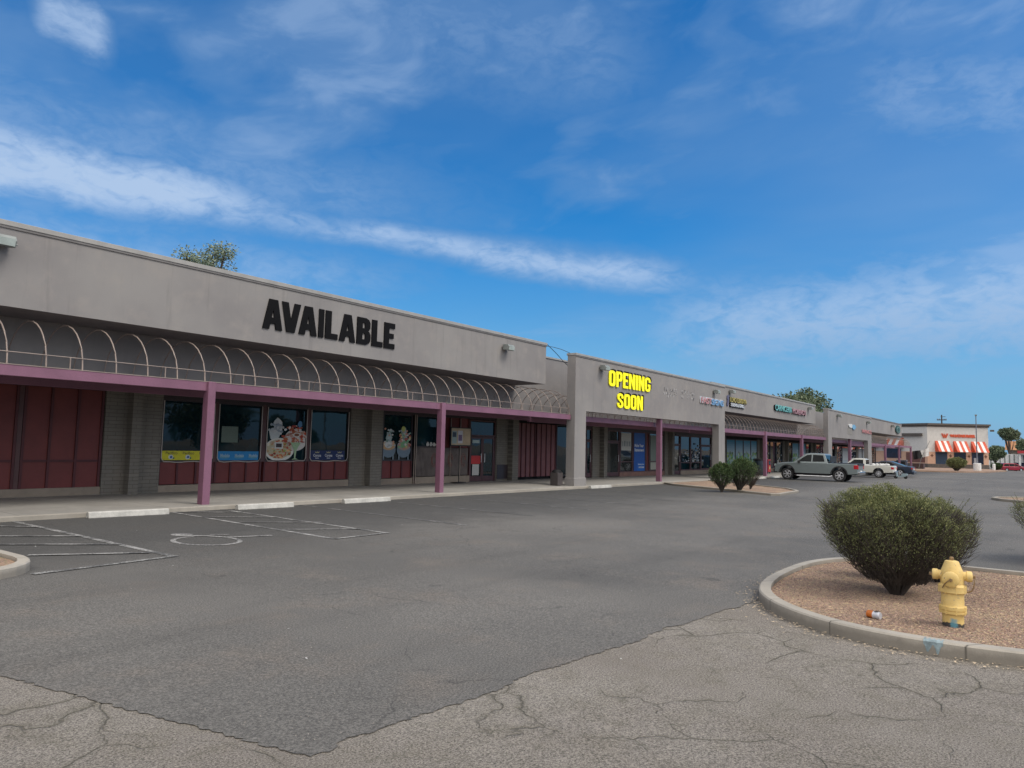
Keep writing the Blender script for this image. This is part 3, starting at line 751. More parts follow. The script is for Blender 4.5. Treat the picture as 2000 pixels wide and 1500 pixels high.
def seafood(wf, off, x0, x1, z0, z1, sd):
    r = random.Random(sd); W = x1-x0; H = z1-z0; E_ = []
    X = lambda u: x0+u*W; Z = lambda v: z0+v*H
    E_.append((blob(X(.27), Z(.82), .12*W, .15*H, r), (.62, .66, .68))); E_.append((blob(X(.2), Z(.62), .12*W, .16*H, r), (.55, .6, .62)))
    E_.append((ell(X(.33), Z(.25), .36*W, .27*H, 22), (.72, .72, .68))); E_.append((ell(X(.72), Z(.48), .29*W, .26*H, 22), (.66, .64, .62)))
    E_.append((ell(X(.32), Z(.26), .31*W, .22*H, 22), (.5, .46, .32)))
    pal = [(.5, .08, .03), (.62, .2, .06), (.42, .05, .03), (.68, .42, .2), (.3, .4, .08), (.7, .6, .4), (.55, .12, .06)]
    for k in range(80):
        a = r.uniform(0, 6.28); q = math.sqrt(r.random())
        E_.append((blob(X(.33)+.31*W*q*math.cos(a), Z(.26)+.21*H*q*math.sin(a), .04*W*r.uniform(.4, 1.2), .022*H*r.uniform(.5, 1.3), r, 7), mul(r.choice(pal+[(.7, .68, .6), (.62, .5, .38)]), r.uniform(.6, 1.2))))
    for k in range(85):
        a = r.uniform(0, 6.28); q = math.sqrt(r.random())
        E_.append((blob(X(.68)+.31*W*q*math.cos(a), Z(.56)+.25*H*q*math.sin(a), .05*W*r.uniform(.4, 1.2), .03*H*r.uniform(.5, 1.3), r, 7), mul(r.choice(pal[:3]+[(.7, .62, .58), (.55, .16, .08), (.66, .4, .32)]), r.uniform(.55, 1.2))))
    for k in range(40):
        E_.append((blob(X(.25)+.11*W*r.gauss(0, .7), Z(.74)+.12*H*r.gauss(0, .7), .035*W, .03*H, r, 7), mul(r.choice([(.6, .63, .66), (.45, .5, .54), (.72, .74, .76), (.3, .36, .42)]), r.uniform(.7, 1.1))))
    E_.append((rect(X(.2), X(.4), Z(.27), Z(.42)), (.7, .72, .72))); E_.append((rect(X(.23), X(.37), Z(.3), Z(.39)), (.05, .03, .03)))
    E_.append((ell(X(.73), Z(.6), .09*W, .055*H), (.75, .75, .72))); E_.append((ell(X(.73), Z(.6), .065*W, .035*H), (.25, .08, .03)))
    E_.append(([(X(.58), Z(.42)), (X(.84), Z(.42)), (X(.74), Z(.24)), (X(.72), Z(.05)), (X(.79), Z(.02)), (X(.62), Z(.02)), (X(.69), Z(.05)), (X(.68), Z(.24))], (.35, .52, .32)))
    E_.append((blob(X(.8), Z(.85), .06*W, .07*H, r), (.1, .25, .45)))
    return decal(wf, off, 'food_poster', E_, step=.00012)
# third window of the row carries the seafood print
wf3 = [o for o in B1.children if o.name.startswith('window')][2]
seafood(wf3, o1, 14.62, 16.24, .99, 2.42, 4)
for a, c in wins[:1]: pass
plinth(B1, o1, 11.05, 18.16, .29)
pier(B1, o1, 18.15, 19.76, (18.92, 19.41))
wf5 = window(B1, o1, 19.8, 21.42, .95, H1); knee(B1, o1, 19.77, 21.45, .29, .948); plinth(B1, o1, 19.77, 21.5, .27)
def bowls(wf, off, x0, x1, z0, z1):
    r = random.Random(9); W = x1-x0; H = z1-z0; E_ = []
    X = lambda u: x0+u*W; Z = lambda v: z0+v*H
    for cx, top in ((.2, .88), (.72, 1.0)):
        E_.append((blob(X(cx), Z(top-.2), .1*W, .17*H, r), (.4, .5, .5))); E_.append((ell(X(cx), Z(.3), .24*W, .24*H, 20), (.16, .22, .28)))
        E_.append((ell(X(cx), Z(.42), .23*W, .14*H, 20), (.55, .35, .18) if cx < .5 else (.4, .3, .25)))
        E_.append((ell(X(cx), Z(.44), .13*W, .1*H, 16), (.66, .68, .68) if cx < .5 else (.2, .42, .2)))
        E_.append((rect(X(cx-.18), X(cx-.14), Z(0), Z(.15)), (.2, .25, .3))); E_.append((rect(X(cx+.14), X(cx+.18), Z(0), Z(.15)), (.2, .25, .3)))
    for k in range(60):
        cxx = r.choice([.2, .72]); E_.append((blob(X(cxx+r.gauss(0, .09)), Z(.46+r.uniform(-.08, .45)), .035*W, .03*H, r, 7), r.choice([(.5, .55, .56), (.35, .42, .44), (.6, .3, .2), (.62, .6, .56), (.2, .32, .28)])))
    for k in range(26): E_.append((blob(X(.72+r.uniform(-.2, .22)), Z(.45+r.uniform(-.12, .35)), .04*W, .04*H, r, 7), r.choice([(.55, .25, .2), (.7, .65, .6), (.2, .45, .25), (.6, .5, .2), (.4, .1, .08)])))
    E_.append((ell(X(.68), Z(.93), .07*W, .08*H), (.5, .55, .15)))
    decal(wf, off, 'food_poster', E_, step=.00015)
bowls(wf5, o1, 19.82, 21.42, 1.0, 2.3)
bb = MB(o1)
for x in (21.5, 21.6): bb.tube([(x, YW-.08, G(x)+.1), (x, YW-.08, 2.8)], .02, 6)
part(B1, bb, 'conduit', m_hoop)
wf6 = window(B1, o1, 21.66, 23.1, 1.5, H1)
decal(wf6, o1, 'sticker', [(blob(22.35+.2*k, 1.62, .09, .09, rnd, 9), (.5, .5, .48)) for k in range(4)])
bb = MB(o1)
for k in range(int((25.0-21.66)/.075)):
    x = 21.66+k*.075; bb.tube([(x+.035, YW-.0, .33), (x+.035, YW-.0, 1.49)], .03, 6)
part(B1, bb, 'corrugated_wainscot', m_corr); plinth(B1, o1, 21.6, 25.0, .3, y=YW-.1)
bb = MB(o1)
for cx in (22.72, 23.75, 24.6):
    for rr in (.22, .15): bb.tube([(cx+rr*.7*math.cos(a), YW-.05, .98+rr*1.3*math.sin(a)) for a in [PI*k/9 for k in range(17)]], .008, 5)
part(B1, bb, 'wire_ornament', M('rusty_wire', (.3, .1, .08), .6))
panel(B1, o1, 23.1, 25.0, 1.5, H1, .62)
bb = MB(o1)
for x in (23.72, 24.35): bb.tube([(x, YW-.07, .25), (x, YW-.07, 2.75)], .018, 6)
part(B1, bb, 'conduit', m_hoop)
door(B1, o1, 25.05, 26.92, G(26)+.14, 2.02, 2.75, True)
for rc, cc in (((25.2, 25.85, .80, 1.16), (.5, .03, .03)), ((25.28, 25.75, .3, .78), (.5, .5, .48)), ((25.25, 25.75, 1.72, 1.86), (.4, .5, .5))): decal(B1, o1, 'door_sticker', [(rect(*rc), cc)], YW-.008)
pier(B1, o1, 26.95, 28.5, (27.84, 28.3), 2.9)
part(B1, (lambda q: (q.box(27.0, 27.8, YW-.09, YW-.063, .1, .75), q)[1])(MB(o1)), 'wainscot_board', m_frame)
m_pink = M('faded_red_panel', (.17, .065, .068), .65)
panel(B1, o1, 28.62, 30.2, .14, 2.75, .4, mat=m_pink); panel(B1, o1, 30.3, 32.1, .14, 2.75, .45, mat=m_pink)
window(B1, o1, 32.15, 33.7, .1, 2.78); window(B1, o1, 33.75, 35.1, .1, 2.78)
# top-level: letters
AV = root('wall_sign', (14.6, 17.5, 4.75), 'large black letters reading AVAILABLE on the left fascia', 'sign')
blockword('AVAILABLE', 'letter', m_black, AV, (14.6, 17.5, 4.75), 12.1, 4.755, 5.08, .85, 17.497, .035, grow=.018)
# menu board stand outside the door
MBd = root('menu_board', (23.75, 19.9, G(23.7)+.14), 'framed tan menu board on a thin stand beside the double door', 'board')
om = MBd.location[:]
b = MB(om); b.box(23.05, 24.35, 19.95, 19.99, 1.62, 2.32); b.build('board', M('tan_board', (.42, .33, .22), .6), MBd)
b = MB(om); b.box(23.02, 23.06, 19.93, 20.0, 1.6, 2.34); b.box(24.33, 24.37, 19.93, 20.0, 1.6, 2.34); b.box(23.06, 24.33, 19.93, 20.0, 1.58, 1.62); b.box(23.06, 24.33, 19.93, 20.0, 2.32, 2.36); b.build('frame', m_dark, MBd)
decal(MBd, om, 'menu_sheet', [(rect(23.12, 23.42, 1.68, 2.2), (.25, .33, .33)), (rect(23.5, 23.8, 1.7, 2.22), (.5, .5, .55)), (rect(23.15, 23.38, 1.95, 2.15), (.03, .05, .08)), (rect(23.53, 23.76, 1.8, 2.05), (.15, .1, .2))], 19.948)
b = MB(om); b.tube([(23.7, 20.02, .06), (23.7, 20.02, 1.6)], .02, 8); b.box(23.4, 24.0, 19.85, 20.2, .05, .075); b.build('stand', m_dark, MBd)

# ---- section 2: the OPENING SOON block
o2 = (36, 16.6, G(36))
B2 = root('retail_building', o2, 'taupe stucco shop block with two square pillars below the yellow letters', 'building')
def slab(Rb, off, X0, X1, op0, op1, ztop, zop, y0=16.6, y1=17.02):
    b = MB(off)
    b.box(X0, op0, y0, y1, G(X0)-.4, zop); b.box(op1, X1, y0, y1, G(X1)-.4, zop); b.box(X0, X1, y0, y1, zop+.0, ztop-.1)
    o = b.build('facade', m_stucco, Rb)
    b = MB(off); b.box(X0-.03, X1+.0, y0-.04, y1+.04, ztop-.098, ztop); b.build('coping', m_coping, Rb, bevel=.006)
    b = MB(off); b.box(X0-.02, X1, y0-.025, y0-.002, ztop-.15, ztop-.0985); b.build('coping_flashing', m_coping2, Rb)
    b = MB(off); b.box(X0-.04, op0+.04, y0-.04, y1+.04, G(X0)-.1, G(X0)+.45); b.build('pillar_base', m_stucco, Rb, bevel=.02)
    b = MB(off); b.box(op1-.04, X1+.04, y0-.04, y1+.04, G(X1)-.1, G(X1)+.45); b.build('pillar_base', m_stucco, Rb, bevel=.02)
slab(B2, o2, 27.35, 45.7, 28.3, 44.65, 5.77, 3.25)
b = MB(o2); b.box(32.51, 47.9, 19.12, 21.1, 3.05, 5.3); part(B2, b, 'upper_wall', m_stucco)
b = MB(o2); b.box(36.21, 56.9, 21.11, 45, -.6, 5.2); part(B2, b, 'roof_deck', m_roof)
b = MB(o2); b.box(27.3, 45.65, 17.08, 17.24, 2.82, 3.06); part(B2, b, 'canopy_beam', m_purple, bevel=.006)
b = MB(o2); b.box(27.3, 45.65, 18.96, 19.1, 2.74, 3.04); part(B2, b, 'canopy_beam', m_purple, bevel=.006)
b = MB(o2); b.box(27.4, 45.6, 17.245, 18.955, 2.98, 3.02); b.box(36.21, 56.8, 19.105, 20.55, 2.86, 2.9); part(B2, b, 'canopy_deck', m_deck)
hoops(B2, o2, [27.6+.717*k for k in range(25)], 17.1, 3.06, .96)
rail(B2, o2, 28, 45.6, 17.12, 3.2)
column(B2, o2, 36.35, 3.245, 16.66, 16.92)
b = MB(o2); b.box(35.1, 47.3, YW-.01, YW+.12, 2.66, 2.9); b.box(47.3, 57.0, YW-.01, YW+.12, 2.6, 2.9); part(B2, b, 'header', m_frame)
b = MB(o2); b.box(47.5, 57.0, YW+.121, YW+.5, 2.5, 2.85); part(B2, b, 'rear_wall', m_stucco)
def gz_(x, d): return G(x)+d
door(B2, o2, 34.95+.2, 35.78, gz_(35.5, .16), 2.02, 2.66)
pier(B2, o2, 35.8, 37.38, (36.62, 37.0), 2.9)
door(B2, o2, 37.4, 39.1, gz_(38, .16), 2.0, 2.66, False, None, m_glass2)
zb = gz_(41, .4)
w1 = window(B2, o2, 39.15, 40.8, zb, 2.66, m_brown, m_glass2, .07, .82); w2 = window(B2, o2, 40.83, 42.6, zb, 2.66, m_brown, m_glass2, .07, .82)
window(B2, o2, 42.63, 43.1, zb, 2.66, m_brown, m_red, .07); w3 = window(B2, o2, 43.13, 45.35, zb, 2.66, m_brown, m_glass2, .07, .82)
decal(w1, o2, 'paper_reflection_sheet', [(rect(39.3, 40.6, 1.5, 2.55), (.46, .46, .42)), (rect(39.4, 39.55, 1.75, 2.05), (.25, .27, .26)), (rect(39.65, 39.85, 1.75, 2.08), (.2, .22, .22)), (rect(39.95, 40.2, 1.75, 2.05), (.25, .27, .26)), (rect(40.28, 40.5, 1.75, 2.05), (.22, .24, .24))])  # paper sheet whose pale tones also stand in for pane reflections
decal(w2, o2, 'blue_banner', [(rect(40.95, 42.45, zb+.05, 2.6), (.012, .085, .38)), (rect(40.95, 42.45, 1.95, 2.6), (.03, .11, .36)), (rect(41.4, 42.45, zb+.05, .75), (.01, .12, .48))], YW-.022)
mw = M('white_ink', (.62, .66, .72)) 
text('Make Your', 'lettering', mw, w2, o2, 41.02, 1.72, 1.25, .2, YW-.026, .003); text('Statement', 'lettering', mw, w2, o2, 41.02, 1.45, 1.3, .19, YW-.026, .003)
text('FASTSIGNS', 'lettering', mw, w2, o2, 41.6, .42, .75, .1, YW-.026, .003); text('Opening Soon', 'lettering', mw, w2, o2, 41.5, .6, .85, .1, YW-.026, .003)
decal(w3, o2, 'paper_reflection_sheet', [(rect(43.3, 45.2, .3, 2.5), (.2, .23, .19)), (rect(43.35, 45.1, .3, .75), (.4, .4, .33))])  # pale sheets painted in place of this pane's bright reflections
plinth(B2, o2, 39.12, 45.38, zb-.002, M('red_brown_sill', (.22, .12, .09)))
pier(B2, o2, 45.4, 46.44, (45.95, 46.3), 2.9)
door(B2, o2, 46.46, 48.0, gz_(47, .16), 1.95, 2.6, False, None, m_glass2)
z4 = gz_(50, .42); ws = []
for a, c in ((48.05, 49.8), (49.85, 51.7)): ws.append(window(B2, o2, a, c, z4, 2.6, m_brown, m_glass, .08, .72))
door(B2, o2, 51.75, 53.8, gz_(52, .3), 1.95, 2.6, False, None, m_glass)
plinth(B2, o2, 48.02, 53.8, z4-.002)
def sketch(wf, off, x0, x1, z0, z1, sd, pal, n=26):
    r = random.Random(sd); E_ = []
    for k in range(n):
        u = r.random(); v = r.random()**1.3
        E_.append((blob(x0+(x1-x0)*(.08+.84*u), z0+(z1-z0)*(.05+.9*v), (x1-x0)*.09, (z1-z0)*.05, r, 7), r.choice(pal)))
    decal(wf, off, 'window_graphic', E_)
gp = [(.16, .18, .2), (.3, .31, .33), (.45, .46, .47), (.08, .09, .12), (.02, .03, .06)]
sketch(ws[0], o2, 48.2, 49.7, .75, 1.6, 3, gp, 22); sketch(ws[1], o2, 50.0, 51.6, .75, 2.2, 5, gp, 30)
b = MB(o2); b.box(53.82, 57.0, YW-.01, YW+.3, -.8, 2.598); part(B2, b, 'end_wall', m_block)
# ghost of an old sign
r = random.Random(11); E_ = []
for k in range(95):
    x = r.choice([36.5, 36.9, 37.3, 37.75, 38.1, 38.9, 39.3, 39.8, 40.3, 40.6])+r.uniform(-.12, .12); z = 4.55+.18*r.random()+(.28 if r.random() < .5 else 0)-(x-36.5)*.0
    E_.append((blob(x, z-.05, .045*r.uniform(.5, 1.3), .05*r.uniform(.4, 1.6), r, 6), r.choice([(.5, .48, .46), (.42, .4, .38), (.13, .12, .11)])))
decal(B2, o2, 'old_sign_scars', E_, 16.598, step=.00015)
OS = root('wall_sign', (32.5, 16.6, 4.5), 'bright yellow letters reading OPENING SOON with painted black drop shadows', 'sign')
oo = (32.5, 16.6, 4.5)
for word, x0, z0, W, H in (('OPENING', 30.28, 4.55, 4.42, .75), ('SOON', 31.12, 3.56, 2.72, .72)):
    blockword(word, 'letter_shadow', m_black, OS, oo, x0+.19, z0+.06, W, H+.02, 16.597, .03)  # black offset copies form the letters' painted drop shadow
    blockword(word, 'letter_face', m_yellow, OS, oo, x0, z0, W, H, 16.56, .03)

# ---- section 3
o3 = (60, YW, G(60))
B3 = root('retail_building', o3, 'taupe stucco shop block with overhanging fascia and mural windows behind the silver pickup', 'building')
b = MB(o3); b.box(45.75, 72.0, 17.5, 19.1, 4.27, 5.95); part(B3, b, 'fascia', m_stucco)
b = MB(o3); b.box(45.75, 72.04, 17.46, 19.14, 5.952, 6.06); part(B3, b, 'coping', m_coping)
b = MB(o3); b.box(45.75, 72.03, 17.475, 17.498, 5.90, 5.9515); part(B3, b, 'coping_flashing', m_coping2)
b = MB(o3); b.box(47.91, 86, 19.12, 21.1, 3.04, 5.82); part(B3, b, 'upper_wall', m_stucco)
b = MB(o3); b.box(57, 90.5, 21.11, 45, -.8, 5.6); part(B3, b, 'roof_deck', m_roof)
b = MB(o3); b.box(45.75, 72.9, 16.78, 16.94, 2.8, 3.06); part(B3, b, 'canopy_beam', m_purple, bevel=.006)
b = MB(o3); b.box(45.75, 72.9, 18.96, 19.1, 2.72, 3.02); part(B3, b, 'canopy_beam', m_purple)
b = MB(o3); b.box(45.8, 72.8, 16.945, 18.955, 2.96, 3.0); b.box(56.85, 90.5, 19.105, 20.55, 2.82, 2.86); part(B3, b, 'canopy_deck', m_deck)
hoops(B3, o3, [46.0+.717*k for k in range(38)])
rail(B3, o3, 45.8, 72.9, 16.87, 3.3)
column(B3, o3, 54.59, 3.09, wd=.3); column(B3, o3, 64.5, 3.09, wd=.3)
muralpal = None
def mural(wf, off, x0, x1, z0, z1, sd):
    r = random.Random(sd); E_ = []; n = 8
    for k in range(n):
        f = k/(n-1); zz0 = z0+(z1-z0)*(.42+.58*k/n); zz1 = z0+(z1-z0)*(.42+.58*(k+1)/n)
        E_.append((rect(x0, x1, zz0, zz1), (.45-.42*f, .52-.27*f, .55-.14*f)))
    E_.append((rect(x0, x1, z0, z0+(z1-z0)*.45), (.30, .42, .40)))
    E_.append(([(x0, z0+(z1-z0)*.42), (x0+(x1-x0)*.4, z0+(z1-z0)*.62), (x1, z0+(z1-z0)*.45)], (.25, .3, .28)))
    for k in range(34):
        E_.append((blob(x0+(x1-x0)*(.06+.88*r.random()), z0+(z1-z0)*(.05+.5*r.random()), (x1-x0)*.1, (z1-z0)*.05, r, 7), r.choice([(.12, .3, .04), (.3, .45, .06), (.07, .16, .04), (.25, .45, .5), (.5, .58, .5), (.2, .35, .1)])))
    decal(wf, off, 'window_mural', E_)
def shopwin(R_, off, x0, x1, kind, sd, z0=None, z1=2.56):
    z0 = gz_((x0+x1)/2, .42) if z0 is None else z0
    wf = window(R_, off, x0, x1, z0, z1, m_frame, m_glass if kind != 'pale' else m_glass2, .09)
    if kind == 'mural': mural(wf, off, x0+.1, x1-.1, z0+.08, z1-.08, sd)
    elif kind == 'poster': sketch(wf, off, x0+.2, x1-.2, z0+.2, z1-.2, sd, [(.4, .38, .3), (.2, .16, .14), (.5, .5, .46), (.3, .1, .06), (.1, .12, .16)], 24)
    elif kind == 'pale': decal(wf, off, 'window_poster', [(rect(x0+.2, x1-.2, z0+.3, z1-.2), (.3, .36, .4)), (rect(x0+.3, x1-.35, z0+.8, z1-.6), (.42, .45, .46))])
    elif kind == 'light': decal(wf, off, 'window_lights', sum([[(rect(xx, xx+.16, z0+.25*q+.1, z0+.25*q+.2), (.8, .8, .78)) for q in range(9)] for xx in (x0+.2, x1-.4)], []))
    plinth(R_, off, x0-.02, x1+.02, z0-.003)
    return wf
for i, (a, c, k) in enumerate([(57.05, 59.05, 'mural'), (59.1, 61.0, 'mural'), (61.05, 62.9, 'mural'), (62.95, 64.6, 'mural'), (66.5, 68.3, 'poster'), (68.4, 70.2, 'dark'), (70.3, 72.2, 'poster'), (75.6, 77.9, 'mural'), (78.0, 80.6, 'mural'), (80.8, 82.6, 'dark'), (84.4, 86.8, 'poster'), (86.9, 90.3, 'light')]):
    shopwin(B3, o3, a, c, k, 20+i)
for a, c in ((64.62, 66.45), (72.25, 73.7), (82.65, 84.35)): pier(B3, o3, a, c, (a+.7, a+1.05), 2.615)
door(B3, o3, 73.75, 75.55, gz_(74, .15), 1.9, 2.56)
S3a = root('wall_sign', (50.2, 17.5, 4.8), 'sushi grill sign in thin gold capitals above bold white capitals', 'sign'); of = (50.2, 17.5, 4.8)
m_gold = M('gold_letter', (.42, .36, .12), .5); m_wl = M('white_letter', (.62, .66, .7), .5)
text('ICHO IZAKAYA', 'lettering', m_gold, S3a, of, 48.95, 4.94, 3.36, .34, 17.42, .04, .012); text('ICHO IZAKAYA', 'lettering_return', m_black, S3a, of, 49.05, 4.95, 3.36, .34, 17.495, .07, .02)
text('SUSHI & GRILL', 'lettering', m_wl, S3a, of, 49.1, 4.65, 2.75, .24, 17.42, .04, .02)
b = MB(of); b.box(49.0, 51.95, 17.44, 17.498, 4.61, 4.92); b.build('backing', m_black, S3a)
b = MB(of); r = random.Random(2)
for k in range(7): b.prism(blob(48.62+r.uniform(-.1, .12), 4.96+r.uniform(-.33, .33), .12, .15, r, 8), 17.44-.004*k, 17.49-.002*k)
b.build('emblem', M('emblem_paint', (.12, .12, .2)), S3a)
S3b = root('wall_sign', (63.4, 17.5, 4.8), 'market sign in teal and dusty pink channel letters at the far end of the fascia', 'sign'); of = (63.4, 17.5, 4.8)
m_teal = M('teal_letter', (.16, .45, .45), .5); m_pk = M('pink_letter', (.42, .24, .27), .5)
text('CARNICERIA', 'lettering', m_teal, S3b, of, 59.15, 4.9, 4.64, .47, 17.40, .04, .015); text('CARNICERIA', 'lettering_return', m_black, S3b, of, 59.0, 4.88, 4.64, .47, 17.495, .09, .03)
text("MORENO'S", 'lettering', m_pk, S3b, of, 64.05, 4.87, 4.16, .45, 17.40, .04, .015); text("MORENO'S", 'lettering_return', m_black, S3b, of, 64.15, 4.85, 4.16, .45, 17.495, .09, .03)
S2b = root('wall_sign', (43.4, 16.6, 4.6), 'small red and pale blue lettering at the right end of the wall with yellow letters', 'sign'); of = (43.4, 16.6, 4.6)
text('FAST', 'lettering', M('faded_red_letter', (.5, .25, .27)), S2b, of, 41.6, 4.42, 1.6, .35, 16.53, .03, .015); text('SIGNS', 'lettering', M('faded_blue_letter', (.18, .36, .6)), S2b, of, 43.25, 4.4, 2.0, .36, 16.53, .03, .015)
text('FASTSIGNS', 'lettering_return', M('pale_letter', (.5, .52, .56)), S2b, of, 41.48, 4.42, 3.75, .4, 16.595, .05, .03)

# ---- section 4 and 5
o4 = (84, 16.6, G(84))
B4 = root('retail_building', o4, 'taupe stucco shop block with square pillars behind the white pickup', 'building')
slab(B4, o4, 72.93, 93.75, 74.4, 91.65, 5.78, 3.1)
b = MB(o4); b.box(86.01, 94.9, 19.12, 21.1, 2.92, 5.3); part(B4, b, 'upper_wall', m_stucco)
b = MB(o4); b.box(90.51, 113.4, 21.11, 45, -.9, 5.2); part(B4, b, 'roof_deck', m_roof)
b = MB(o4); b.box(72.95, 93.7, 17.08, 17.24, 2.66, 2.95); part(B4, b, 'canopy_beam', m_purple)
b = MB(o4); b.box(72.95, 93.7, 18.96, 19.1, 2.6, 2.9); part(B4, b, 'canopy_beam', m_purple)
b = MB(o4); b.box(73, 93.6, 17.245, 18.955, 2.84, 2.88); b.box(90.51, 113.5, 19.105, 20.55, 2.62, 2.66); part(B4, b, 'canopy_deck', m_deck)
hoops(B4, o4, [73.2+.717*k for k in range(28)], 17.1, 2.95, .96)
column(B4, o4, 83.0, 3.095, 16.66, 16.92, wd=.42)
for i, (a, c, k) in enumerate([(90.6, 93.6, 'dark'), (94.6, 97.4, 'poster'), (97.5, 101.0, 'pale'), (101.1, 105.6, 'poster'), (107, 109.6, 'pale'), (109.7, 113.4, 'pale')]):
    shopwin(B4, o4, a, c, k, 50+i, gz_(95, .42), 2.45)
for a, c in ((93.62, 94.58), (105.62, 106.95)): pier(B4, o4, a, c, None, 2.59)
b = MB(o4); b.box(101.5, 113.5, YW+.13, YW+.5, 2.3, 2.61); part(B4, b, 'rear_wall', m_stucco)
def small_sign(x0, x1, z0, z1, s, mat, label, ret=True, y=16.6):
    of = ((x0+x1)/2, y, z0); Rr = root('wall_sign', of, label, 'sign')
    text(s, 'lettering', mat, Rr, of, x0, z0, x1-x0, z1-z0, y-.06, .03, .01)
    if ret: text(s, 'lettering_return', m_black, Rr, of, x0-.2, z0-.02, x1-x0, z1-z0, y-.005, .1, .05)
    return Rr
small_sign(88.0, 93.4, 3.85, 4.28, 'WINGS', M('salmon_letter', (.5, .2, .2)), 'salmon red sign lettering low on the wall right of the blue and white cutout', False)
q = root('wall_sign', (83, 16.6, 4.2), 'small blue and white cutout sign over a grey patch of wall', 'sign'); of = (83, 16.6, 4.2)
b = MB(of); r = random.Random(5)
b.prism(blob(82.4, 4.45, .9, .2, r), 16.52, 16.59); b.build('cutout', M('white_cutout', (.6, .62, .62)), q)
b = MB(of); b.prism(blob(83.9, 4.38, .9, .24, r), 16.5, 16.588); b.build('cutout', M('blue_cutout', (.16, .36, .55)), q)
b = MB(of); b.box(81.2, 83.4, 16.585, 16.598, 3.55, 4.2); b.build('wall_patch', M('grey_patch', (.24, .22, .19)), q)
o5 = (110, YW, G(110))
B5 = root('retail_building', o5, 'end block of the strip with canopy posts past its corner beside the striped awnings', 'building')
b = MB(o5); b.box(93.8, 122.0, 17.5, 19.1, 4.28, 5.95); part(B5, b, 'fascia', m_stucco)
b = MB(o5); b.box(93.8, 122.05, 17.45, 19.15, 5.952, 6.08); part(B5, b, 'coping', m_coping2)
b = MB(o5); b.box(94.91, 119.5, 19.12, 45, 2.8, 5.8); part(B5, b, 'upper_wall', m_stucco)
b = MB(o5); b.box(93.8, 125.6, 16.78, 16.94, 2.6, 2.85); part(B5, b, 'canopy_beam', m_purple)
b = MB(o5); b.box(93.8, 125.6, 18.96, 19.1, 2.5, 2.75); part(B5, b, 'canopy_beam', m_purple)
b = MB(o5); b.box(113.6, 119.5, 19.105, 20.55, 2.6, 2.64); part(B5, b, 'canopy_deck', m_deck)
hoops(B5, o5, [94+.9*k for k in range(36)], z0=2.85, r=1.1, ti=.022)
for x, wd in ((103.8, .45), (114.6, .45), (125.4, .42)): column(B5, o5, x, 2.84, wd=wd)
for i, (a, c, k) in enumerate([(113.6, 115.2, 'poster'), (116.2, 118.2, 'light'), (118.25, 119.4, 'dark')]): shopwin(B5, o5, a, c, k, 70+i, gz_(115, .42), 2.5)
pier(B5, o5, 115.22, 116.18, None, 2.59); pass
b = MB(o5); b.box(119.42, 119.6, YW+.0, 45, -.9, 2.79); part(B5, b, 'end_wall', m_stucco)
sg = small_sign(92.9+1.2, 96.9+1.2, 4.63, 5.06, 'LA', M('lime_letter', (.5, .5, .06)), 'lime yellow block sign on the far fascia', False, 17.5)
q = root('wall_sign', (117.5, 17.5, 5.2), 'round dark green emblem sign at the right end of the far fascia', 'sign'); of = (117.5, 17.5, 5.2)
b = MB(of); b.prism(ell(118.0, 5.15, 2.0, .58, 24), 17.36, 17.495); b.build('disc', M('deep_green', (.01, .06, .06)), q)
b = MB(of); b.prism(ell(118.3, 5.15, 1.4, .42, 24), 17.34, 17.358); b.build('ring', M('pale_green', (.14, .26, .24)), q)
b = MB(of); b.prism(blob(118.3, 5.15, .95, .28, random.Random(3)), 17.32, 17.338); b.build('figure', M('deep_green', (.01, .06, .06)), q)

# wall flood lights -----------------------------------------------------
def flood(x, y, z, label, s=1.0, rz=0):
    R_ = root('flood_light', (x, y, z), label, 'wall light', 'flood lights along the parapet', rz)
    b = MB(); b.box(-.06*s, .06*s, -.05*s, 0, -.08*s, .08*s); b.build('bracket', m_grayp, R_)
    b = MB(); b.prism([(-.05*s, .12*s), (-.30*s, .10*s), (-.36*s, .0), (-.30*s, -.14*s), (-.05*s, -.10*s)], -.2*s, .2*s, 'yz'); b.build('housing', m_grayp, R_, bevel=.012)
    b = MB(); vs = [(-.17*s, -.345*s, .03*s), (.17*s, -.345*s, .03*s), (.17*s, -.31*s, -.12*s), (-.17*s, -.31*s, -.12*s)]
    b.add([(v[0], v[1]-.035*s, v[2]) for v in vs]+vs, [(0, 1, 2, 3), (0, 4, 5, 1), (1, 5, 6, 2), (2, 6, 7, 3), (3, 7, 4, 0)]); b.build('lens', m_lens, R_)
    b = MB(); b.tube([(.2*s, -.2*s, -.05*s), (.26*s, -.2*s, -.05*s)], .02*s, 6); b.build('knob', m_grayp, R_)
flood(5.72, 17.48, 5.65, 'green grey flood light at the far left end of the fascia', 1.0)
flood(23.32, 17.48, 5.56, 'pale flood light right of the black letters')
flood(29.6, 16.58, 5.33, 'dark flood light left of the yellow letters')
flood(43.78, 16.58, 5.24, 'flood light above the red and blue letters')
flood(49.09, 17.48, 5.65, 'flood light above the gold sushi lettering')
flood(69.43, 17.48, 5.6, 'flood light at the right end of the fascia with the teal letters', 1.1)
flood(76.6, 16.58, 5.25, 'flood light above the left pillar behind the white pickup', 1.2)
flood(91.1, 16.58, 5.15, 'flood light above the salmon lettering', 1.2)
flood(112.95, 17.48, 5.48, 'flood light left of the round green emblem', 1.4)
